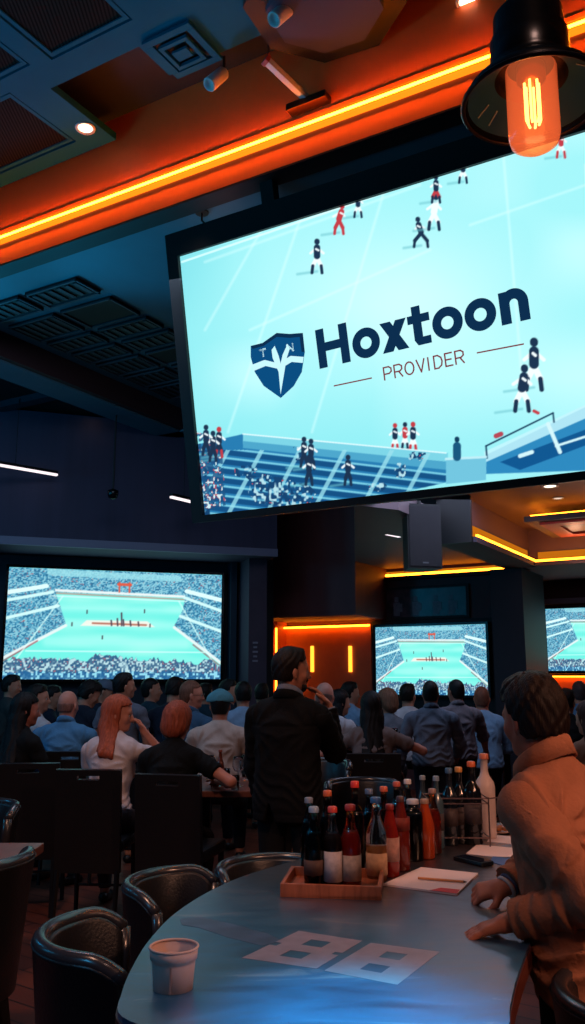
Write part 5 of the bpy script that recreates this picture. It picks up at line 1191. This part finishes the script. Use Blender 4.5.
def wineglass(p, label, h=.19, k=1.0, g='wine glasses on the tables'):
    t = empty('wine_glass', p); tag(t, label, 'glass', g)
    gm = mat('clear_glass', (235, 240, 245), rough=.03, trans=1.0, ior=1.3)
    obj('bowl', lathe(B(), [(0, h * .48), (.022 * k, h * .5), (.036 * k, h * .65), (.035 * k, h * .85), (.029 * k, h), (.027 * k, h), (.033 * k, h * .85), (.034 * k, h * .65), (.02 * k, h * .515), (0, h * .5)], 20), gm, t, True)
    obj('stem', lathe(B(), [(0, h * .485), (.004, h * .48), (.003, .01), (.032 * k, .003), (.032 * k, 0), (0, 0)], 20), gm, t, True)
def tumbler(p, label, col=(200, 205, 210), g='small glasses on the tables'):
    t = empty('tumbler', p); tag(t, label, 'glass', g)
    obj('glass_wall', lathe(B(), [(0, .0), (.026, 0), (.031, .095), (.029, .095), (.024, .008), (0, .008)], 18), mat('clear_glass', (235, 240, 245), rough=.03, trans=1.0, ior=1.3), t, True)
    obj('drink', lathe(B(), [(0, .009), (.0238, .009), (.027, .06), (0, .06)], 18), mat('drink_%d' % col[0], col, rough=.2), t, True)
def tp_(px, py, z=.8605): p = atz(px, py, z); return (p[0], p[1], z)
wineglass(tp_(238, 786), 'wine glass nearest the black suit on the short-haired woman\'s table', .2, 1.15); wineglass(tp_(210, 779), 'wine glass left of the brown bottle by the short-haired woman', .17); wineglass(tp_(246, 780), 'wine glass half behind the black suit', .18)
tumbler(tp_(235, 790), 'small tumbler in front of the wine glass by the black suit'); tumbler(tp_(218, 786), 'tumbler with amber drink beside the brown bottle', (200, 110, 50)); tumbler(tp_(226, 782), 'tumbler with red drink right of the brown bottle', (160, 50, 36))
bottle(tp_(220, 783), 'brown beer bottle on the short-haired woman\'s table', h=.235, r=.030, gcol=(96, 44, 26), cap=(130, 60, 40), opaque=True, lab=(120, 60, 34), group='bottles on the crowd tables')
for i, (px, py, c_) in enumerate(((385, 740, (170, 60, 40)), (395, 738, (190, 110, 60)), (402, 742, (200, 200, 205)), (391, 743, (150, 60, 50)), (378, 737, (180, 180, 190)), (398, 734, (180, 90, 60)))):
    tumbler(tp_(px, py, 1.0005), '%s glass on the table before the woman with long dark hair' % ('first', 'second', 'third', 'fourth', 'fifth', 'sixth')[i] if 0 else ['red drink glass nearest the long-haired woman', 'amber drink glass in the middle of the crowded table', 'clear glass nearest the edge of the crowded table', 'dark red drink glass between the red and amber ones on the crowded table', 'pale drink glass by the long-haired woman\'s elbow', 'brownish drink glass at the back of the crowded table'][i], c_)
t = empty('plate', tp_(390, 742, 1.0005)); tag(t, 'round plate on the crowded table before the long-haired woman', 'plate'); obj('dish', lathe(B(), [(0, .002), (.07, .002), (.11, .014), (.113, .014), (.07, 0), (0, 0)], 28), mat('plate_pale', (200, 190, 190), rough=.4), t, True)
# bottles on the back bar
for i in range(15):
    a = 1.15 + i * .14; p = uv(a, 12.66, 1.1355); cc = [(226, 150, 60), (210, 210, 200), (170, 80, 30), (236, 190, 110)][i % 4]
    bottle(p, 'back bar bottle glowing %s on the orange-lit shelf' % ['amber', 'pale', 'brown', 'yellow'][i % 4], h=.26 + .04 * (i % 3), r=.036, gcol=cc, cap=(60, 40, 30), kind='wine', opaque=True, group='%s bottles on the back bar' % ['amber', 'pale', 'brown', 'yellow'][i % 4])
# ------------------------------------------------------------------ guests
def top_at(px, y): return xat(px, y, 1.4), y
G = 'seated guests'
def sit(label, px, y, **k):
    x, y = top_at(px, y); return person(label, x, y, pose='sit', **k)
def std(label, px, y, **k):
    x, y = top_at(px, y); return person(label, x, y, pose='stand', **k)
white = ('white_shirt', (176, 172, 176)); lblue = ('light_blue_shirt', (120, 150, 180)); navy = ('navy_shirt', (20, 30, 46)); black = ('black_shirt', (9, 10, 12)); grey = ('grey_shirt', (104, 108, 118)); beige = ('beige_shirt', (172, 158, 150)); dteal = ('dark_teal_shirt', (26, 52, 66)); blue = ('blue_shirt', (70, 112, 148)); gblue = ('grey_blue_shirt', (98, 106, 122)); olive = ('olive_shirt', (44, 50, 50)); taupe = ('taupe_tee', (112, 98, 96))
h1 = .0125; h2 = .014
# near row
W_ = sit('woman with long red-blonde hair in a white tee, hand at her mouth', 112, 6.15, az=8, seat=.56, lean=8, head=(78, 6, 0), fem=True, hair='long', haircol=(168, 84, 58), skin=(196, 130, 108), shirt=('white_tee', (196, 186, 190)), sleeve='short', h=.009, wr=.008,
         Rr=(.175, .20, .56 + .10 + .565), Rh=((-.55, .1, .9), (.8, .3, .2)), er=(.7, .4, -.9), L=(-.05, .38, .56 + .32), trousers=('patterned_skirt', (60, 56, 62)), curl=(.4, .9))
sit('woman with short ginger hair in a black tee, seated with her back to us', 171, 5.85, az=6, lean=13, seat=.53, head=(12, 12, 0), fem=True, w=1.06, hair='bob', haircol=(150, 74, 52), skin=(196, 126, 104), shirt=('black_tee', (8, 9, 11)), h=.009, Rr=(.30, .22, .91), er=(.9, -.5, -.4), L=(-.10, .36, .91))
sit('bald man in a blue shirt seated with his back to us at the left', 65, 7.55, az=4, w=1.18, lean=5, seat=.57, head=(14, 3, 0), hair='bald', haircol=(140, 96, 82), skin=(198, 134, 114), shirt=('denim_blue_shirt', (72, 122, 160)), sleeve='long', collar=True, h=.011, wr=.009)
sit('woman with long dark hair in a black top at the left edge', 17, 6.8, az=30, fem=True, lean=6, seat=.56, head=(35, 5, 0), hair='longer', haircol=(14, 12, 14), shirt=black, h=h1, skin=(170, 106, 88))
std('man in a dark olive shirt in profile at the far left edge', 9, 9.0, az=50, s=.915, head=(40, 4, 0), hair='short', shirt=olive, h=h2)
sit('man in a white shirt in profile left of the bald man', 36, 8.25, az=40, seat=.58, s=1.03, head=(45, 0, 0), hair='short', shirt=white, h=h2)
sit('dark-haired guest in profile behind the man in white at the left', 50, 9.9, az=60, seat=.58, head=(20, 8, 0), hair='short', shirt=navy, h=h2)
sit('dark-haired man looking down behind the bald man', 84, 8.95, az=20, seat=.62, s=1.03, head=(45, 28, 0), hair='tousled', shirt=navy, h=h2)
p_ = sit('guest in a grey cap partly hidden behind the grey polo man', 99, 9.8, az=60, seat=.62, s=1.04, head=(20, 20, 0), hair='crop', shirt=navy, h=h2); capman = p_
std('man in a grey polo standing with his back to us, face turned right', 123, 8.0, az=18, s=.925, w=1.08, head=(48, 0, 0), hair='short', haircol=(14, 12, 14), shirt=('grey_polo', (84, 92, 106)), collar=True, h=.011, L=(-.25, .1, .84), Rr=(.27, .12, .80))
sit('man in a dark teal shirt and black cap in profile', 150, 9.85, az=30, seat=.62, s=1.05, head=(50, 0, 0), hair='crop', shirt=dteal, h=h2); darkcap = None
sit('guest in navy behind the man with glasses', 173, 9.3, az=15, seat=.63, s=1.05, w=1.15, head=(20, 12, 0), hair='short', shirt=navy, h=h2)
GM = sit('balding man with glasses and a blue shirt looking right', 190, 8.2, az=30, w=1.15, seat=.61, s=1.04, head=(52, 2, 0), hair='crop', haircol=(110, 72, 56), skin=(190, 124, 102), shirt=('slate_blue_shirt', (48, 80, 108)), sleeve='long', collar=True, h=.010)
BN = sit('man in a beige shirt and teal beanie seated with his back to us', 220, 7.6, az=0, w=1.12, seat=.55, s=1.02, head=(0, 4, 0), hair='crop', haircol=(20, 16, 16), skin=(176, 120, 100), shirt=beige, sleeve='long', h=.011, wr=.009)
sit('dark-haired man in a pale blue shirt behind the beanie man', 243, 9.2, az=-5, seat=.60, s=1.03, w=1.05, head=(-10, 0, 0), hair='short', shirt=lblue, sleeve='long', h=h2)
sit('dark-haired guest facing right just behind the teal beanie', 228, 9.9, az=50, seat=.62, s=1.03, head=(40, 0, 0), hair='short', shirt=navy, h=h2)
# middle and right
sit('bald man in a white shirt right of the man in the black suit', 324, 7.95, az=12, w=1.12, seat=.60, s=1.04, head=(4, 8, 0), hair='bald', haircol=(110, 80, 70), skin=(206, 136, 116), shirt=('white_checked_shirt', (168, 172, 182)), sleeve='elbow', h=.011, wr=.009, Rr=(.30, .30, .92))
sit('man in a light blue shirt in profile before the lit brown panel', 349, 10.3, az=35, seat=.60, s=1.02, head=(40, 4, 0), hair='short', shirt=lblue, sleeve='long', h=h2)
sit('guest in black between the bald man and the profile man', 338, 8.8, az=30, seat=.55, head=(40, 6, 0), fem=True, hair='longer', haircol=(12, 10, 12), shirt=black, h=h2)
sit('woman with long straight dark hair in a taupe tee, seen from behind', 372, 7.35, az=0, fem=True, w=1.1, seat=.56, s=1.0, lean=6, head=(0, 4, 0), hair='longer', haircol=(14, 12, 15), skin=(180, 118, 100), shirt=taupe, h=.010, wr=.008, L=(-.30, .34, 1.06), Rr=(.30, .32, 1.06), el=(-.9, -.2, -.6), er=(.9, -.2, -.4))
sit('fair-haired woman partly behind the long dark hair', 388, 9.2, az=-20, fem=True, seat=.55, head=(-30, 4, 0), hair='bob', haircol=(120, 80, 60), shirt=grey, h=h2)
sit('man in a white shirt seated with his back to us under the middle TV', 408, 9.9, az=5, w=1.1, seat=.60, head=(30, 0, 0), hair='short', shirt=('white_shirt_plain', (190, 182, 186)), sleeve='long', h=h2)
std('man in a grey-blue shirt, left of the two standing with backs to us', 431, 7.9, az=4, s=.885, w=1.16, head=(8, 2, 0), hair='crop', haircol=(14, 12, 14), skin=(150, 96, 80), shirt=gblue, sleeve='long', collar=True, h=.010, wr=.010, trousers=('dark_jeans', (26, 34, 48)), L=(-.30, .08, .78), Rr=(.25, .30, .90))
std('man in a warm grey shirt, right of the two standing with backs to us', 457, 8.5, az=-6, s=.89, w=1.12, head=(-20, 4, 0), hair='crop', haircol=(16, 13, 14), skin=(160, 104, 86), shirt=('warm_grey_shirt', (112, 102, 108)), sleeve='elbow', collar=True, h=.010, wr=.010, Rr=(.36, .26, .86))
sit('bald man in a light blue shirt left of the leaning man', 482, 9.3, az=5, w=1.12, seat=.58, head=(10, 0, 0), hair='balding', haircol=(120, 70, 52), skin=(190, 116, 92), shirt=lblue, sleeve='long', h=h2)
sit('man in a black tee at the bar, right edge of the photo', 566, 8.9, az=10, w=1.05, seat=.56, s=1.0, head=(30, 4, 0), hair='short', shirt=black, h=h2)
sit('guest in blue behind the man in the black tee at the right edge', 580, 10.2, az=0, seat=.60, s=1.03, head=(0, 0, 0), hair='crop', haircol=(60, 50, 50), shirt=blue, h=h2)
sit('woman with long brown hair cut by the right edge of the photo', 590, 6.6, az=-10, fem=True, seat=.50, head=(-20, 4, 0), hair='longer', haircol=(70, 36, 26), shirt=('tan_top', (150, 110, 90)), h=h1)
sit('dark-haired guest far back left of the pillar column', 262, 10.6, az=-10, seat=.60, head=(10, 0, 0), hair='short', shirt=navy, h=h2)
sit('dark-haired guest far back by the left TV corner', 205, 10.5, az=10, seat=.60, head=(30, 0, 0), hair='short', shirt=dteal, h=h2)
# caps, beanie, glasses: parts of their wearers
def headwear(P, name, m, prims, cutz, h=.008):
    Hi = P['Hm'].T; NP = P['NP']; sh = P['sh']
    sculpted(name, sculpt(prims(P), h, cuts=[lambda X, Y, Z: (cutz - ((Hi[2, 0] * (X - NP[0]) + Hi[2, 1] * (Y - NP[1]) + Hi[2, 2] * (Z - NP[2])) / sh)) * sh]), m, P['root'])
headwear(BN, 'beanie', cloth_mat('teal_knit', (72, 128, 142)), lambda P: [ell(P['hp'](0, -.008, .135), np.array([.088, .108, .106]) * P['sh'], P['Hm'], .02), rc(P['hp'](-.05, -.02, .14), P['hp'](.05, -.02, .14), .07, .07, .03)], .125)
cap_pr = lambda P: [ell(P['hp'](0, -.005, .14), np.array([.092, .108, .095]) * P['sh'], P['Hm'], .01), ell(P['hp'](0, .12, .155), np.array([.065, .075, .012]) * P['sh'], P['Hm'], .01)]
headwear(capman, 'cap', cloth_mat('grey_cap', (92, 104, 122)), cap_pr, .135)
g = B(); P = GM
for sg in (-1, 1):
    c_ = P['hp'](sg * .033, .112, .098); rx = P['Hm'][:, 0]; rz_ = P['Hm'][:, 2]
    tube(g, [c_ + (rx * math.cos(q) * .022 + rz_ * math.sin(q) * .016) for q in np.linspace(0, 2 * PI, 17)], .002, 6)
    tube(g, [P['hp'](sg * .055, .108, .102), P['hp'](sg * .083, .01, .10)], .002, 6)
tube(g, [P['hp'](-.011, .114, .10), P['hp'](.011, .114, .10)], .002, 6)
obj('glasses', g, mat('glasses_frame', (30, 26, 28), rough=.3), P['root'])

# the man in the black suit
S_ = std('man in a black suit standing in the middle, hand raised to his mouth', 289, 4.95, az=22, s=1.0, w=1.02, head=(48, 3, 2), hair='short', haircol=(22, 15, 14), skin=(178, 116, 92), beard=(26, 17, 15), shirt=('black_suit_jacket', (3, 4, 7)), sleeve='long', h=.0072, wr=.007, hem=.10, loose=.016, trousers=('black_trousers', (9, 10, 13)),
         Rr=(.175, .165, 1.445), Rh=((-.5, -.3, .8), (.7, .55, .35)), er=(.10, .30, -1.0), L=(-.22, .14, .86), el=(-.8, -.5, -.2), curl=(.5, .35))
collar_band(S_, cloth_mat('blue_grey_collar', (110, 120, 140)), 'shirt_collar', rad=.060, zb=.625)
collar_band(S_, cloth_mat('black_suit_jacket', (3, 4, 7)), 'jacket_collar', rad=.074, zb=.598, zf=.50)
_, E_, W0 = S_['arms'][1]; d_ = unit(W0 - E_)
obj('shirt_cuff', tube(B(), [W0 - d_ * .035, W0 - d_ * .005], .041, 18), cloth_mat('blue_grey_collar', (110, 120, 140)), S_['root'], True)

# the man leaning on the table
FZ = dict(hR=atz(489, 888, TZ + .045), hL=atz(492, 922, TZ + .035))
Lx, Ly = .775, 2.42
hl_, hr_ = FZ['hL'], FZ['hR']
faz = -52
to_local = rotz(R(faz))
wristL = np.array([hl_[0] + .055, hl_[1] - .01, TZ + .040]); wristR = np.array([hr_[0] + .05, hr_[1] - .02, TZ + .055])
dl = to_local @ np.array([-1, .10, -.28]); dr = to_local @ np.array([-.9, .25, -.25]); nl = to_local @ np.array([-.2, 0, 1.0]); nr_ = to_local @ np.array([-.3, -.5, .8])
FM = person('man in a khaki jacket leaning on the big table at the right edge', Lx, Ly, az=faz, pose='stand', s=.92, w=.98, lean=10, twist=10, head=(24, 10, 0), headscale=.97, hair='tousled', haircol=(26, 16, 13), skin=(172, 104, 80),
            shirt=('khaki_jacket', (164, 106, 80)), sleeve='long', collar=False, h=.0056, wr=.0105, hem=.15, loose=.016, trousers=('charcoal_trousers', (14, 14, 18)),
            L=wristL, Rr=wristR, Lh=(dl, nl), Rh=(dr, nr_), el=to_local @ np.array([.75, -.65, -.15]), er=to_local @ np.array([.3, .9, -.3]), world_targets=True, curl=(.22, .95))
tp = FM['tp']
collar_band(FM, cloth_mat('khaki_jacket', (164, 106, 80)), rad=.070, h=.06, zb=.635, zf=.55, fall=.06, open_=20)
_, E_, W0 = FM['arms'][1]; d_ = unit(W0 - E_); x_ = unit(np.cross(d_, [0, 0, 1.0])); y_ = np.cross(d_, x_)
for i, (off, cc) in enumerate(((.004, (186, 190, 196)), (-.010, (60, 80, 120)), (-.022, (186, 180, 176)))):
    c_ = W0 + d_ * off; obj('bracelet', tube(B(), [c_ + (x_ * math.cos(q) + y_ * math.sin(q)) * .030 for q in np.linspace(0, 2 * PI, 21)], .0055, 8), mat('bracelet_%d' % i, cc, rough=.35), FM['root'], True)

# ------------------------------------------------------------------ light
def area(name, p, aim, size, col, e, sy=None):
    l = bpy.data.lights.new(name, 'AREA'); l.color = col; l.energy = e; l.size = size
    if sy: l.shape = 'RECTANGLE'; l.size_y = sy
    o = bpy.data.objects.new(name, l); C.objects.link(o); o.location = p; o.rotation_euler = (Vector(aim) - Vector(p)).to_track_quat('-Z', 'Y').to_euler(); return o
spot(uv(8.4, 5.4, 3.0), (.02, .48, .85), 420, .85, .3, aim=uv(4.2, 3.2, 5.9))  # three added blue spots, out of view, tinting the near ceiling
spot(uv(6.8, .9, 3.4), (.02, .48, .85), 150, 1.0, .3, aim=uv(4.0, 2.6, 5.9))
spot(uv(4.5, .2, 3.6), (.02, .48, .85), 60, 1.1, .3, aim=uv(2.6, 2.6, 5.9))
area('unseen_blue_wash', (-5.5, 3.5, 2.9), (-2.6, 6.5, 5.0), 1.2, (.01, .46, .9), 30)  # added blue wash, out of view, tinting the left soffit
l_ = spot((.25, .9, 3.3), (.01, .60, .95), 1100, .30, .08, aim=(.14, 1.80, .95), blend=1.0)  # added blue spot, no fixture, brightening the near tabletop
area('unseen_blue_wash', (-6.0, 7.0, 3.4), (-2.6, 8.6, 5.0), 1.0, (.01, .46, .9), 40)  # added blue wash for the deeper left soffit
area('unseen_cool_fill', (-1.5, 6.5, 4.6), (-1.5, 7.5, 0), 2.0, (.55, .72, 1.0), 42)  # added cool fill, no fixture, lifting the crowd
area('unseen_cool_fill', (1.6, 8.2, 3.3), (1.6, 9, 0), 1.6, (.6, .7, 1.0), 24)  # second added fill, over the far guests
spot((2.9, .6, 3.4), (1, .46, .28), 250, .9, .15, aim=(.95, 2.4, 1.35))  # added warm spot on the leaning man, no lamp built
spot((1.5, -.3, 3.2), (1, .46, .3), 60, .55, .15, aim=(.95, 2.4, 1.25))  # added warm spot for his camera-facing side
spot((-1.5, 1.5, 5.2), (1, .52, .36), 330, 1.2, .2, aim=(-1.0, 5.0, .2))  # added warm spot reaching the left floor
spot((.6, .2, 5.2), (1, .6, .5), 45, 1.1, .2, aim=(.5, 3.2, .9))
spot((-.6, 5.6, 4.8), (1, .6, .48), 110, 1.5, .2, aim=(.2, 8.6, 1.2))
spot(uv(7, 5, 3.3), (.02, .48, .85), 260, .8, .2, aim=uv(3.2, 4.9, 5.0))  # added blue spot for the soffit strip above the screen
spot((-3.0, -.8, 3.4), (.05, .5, 1), 110, .5, .1, aim=(-.75, 2.7, .9))  # added blue spot putting cool highlights on the tub chairs
warm_point((lp[0], lp[1], lp[2] - .20), .4)
for a_, b_ in ((1.5, 9.0), (2.2, 10.6)): warm_point(uv(a_, b_, 3.1), 5, (1, .5, .3))  # added warm points without bulbs, lighting the right ceilings
w = bpy.data.worlds.new('World'); bpy.context.scene.world = w; w.use_nodes = True
w.node_tree.nodes['Background'].inputs[0].default_value = (.22, .38, .75, 1); w.node_tree.nodes['Background'].inputs[1].default_value = .022

cam = bpy.data.cameras.new('camera'); co = bpy.data.objects.new('camera', cam); C.objects.link(co); bpy.context.scene.camera = co
co.location = CAM; co.rotation_euler = (R(90) + PITCH, 0, 0); cam.sensor_fit = 'VERTICAL'; cam.sensor_height = 24; cam.lens = FPX / 1024 * 24; cam.clip_start = .05
sc = bpy.context.scene; sc.view_settings.view_transform = 'Standard'; sc.view_settings.look = 'None'; sc.view_settings.exposure = 0; sc.view_settings.gamma = 1; sc.view_settings.use_curve_mapping = False
sc.cycles.use_denoising = True; sc.cycles.max_bounces = 8; sc.cycles.sample_clamp_indirect = 6
pend.scale = (.77, .77, .77)
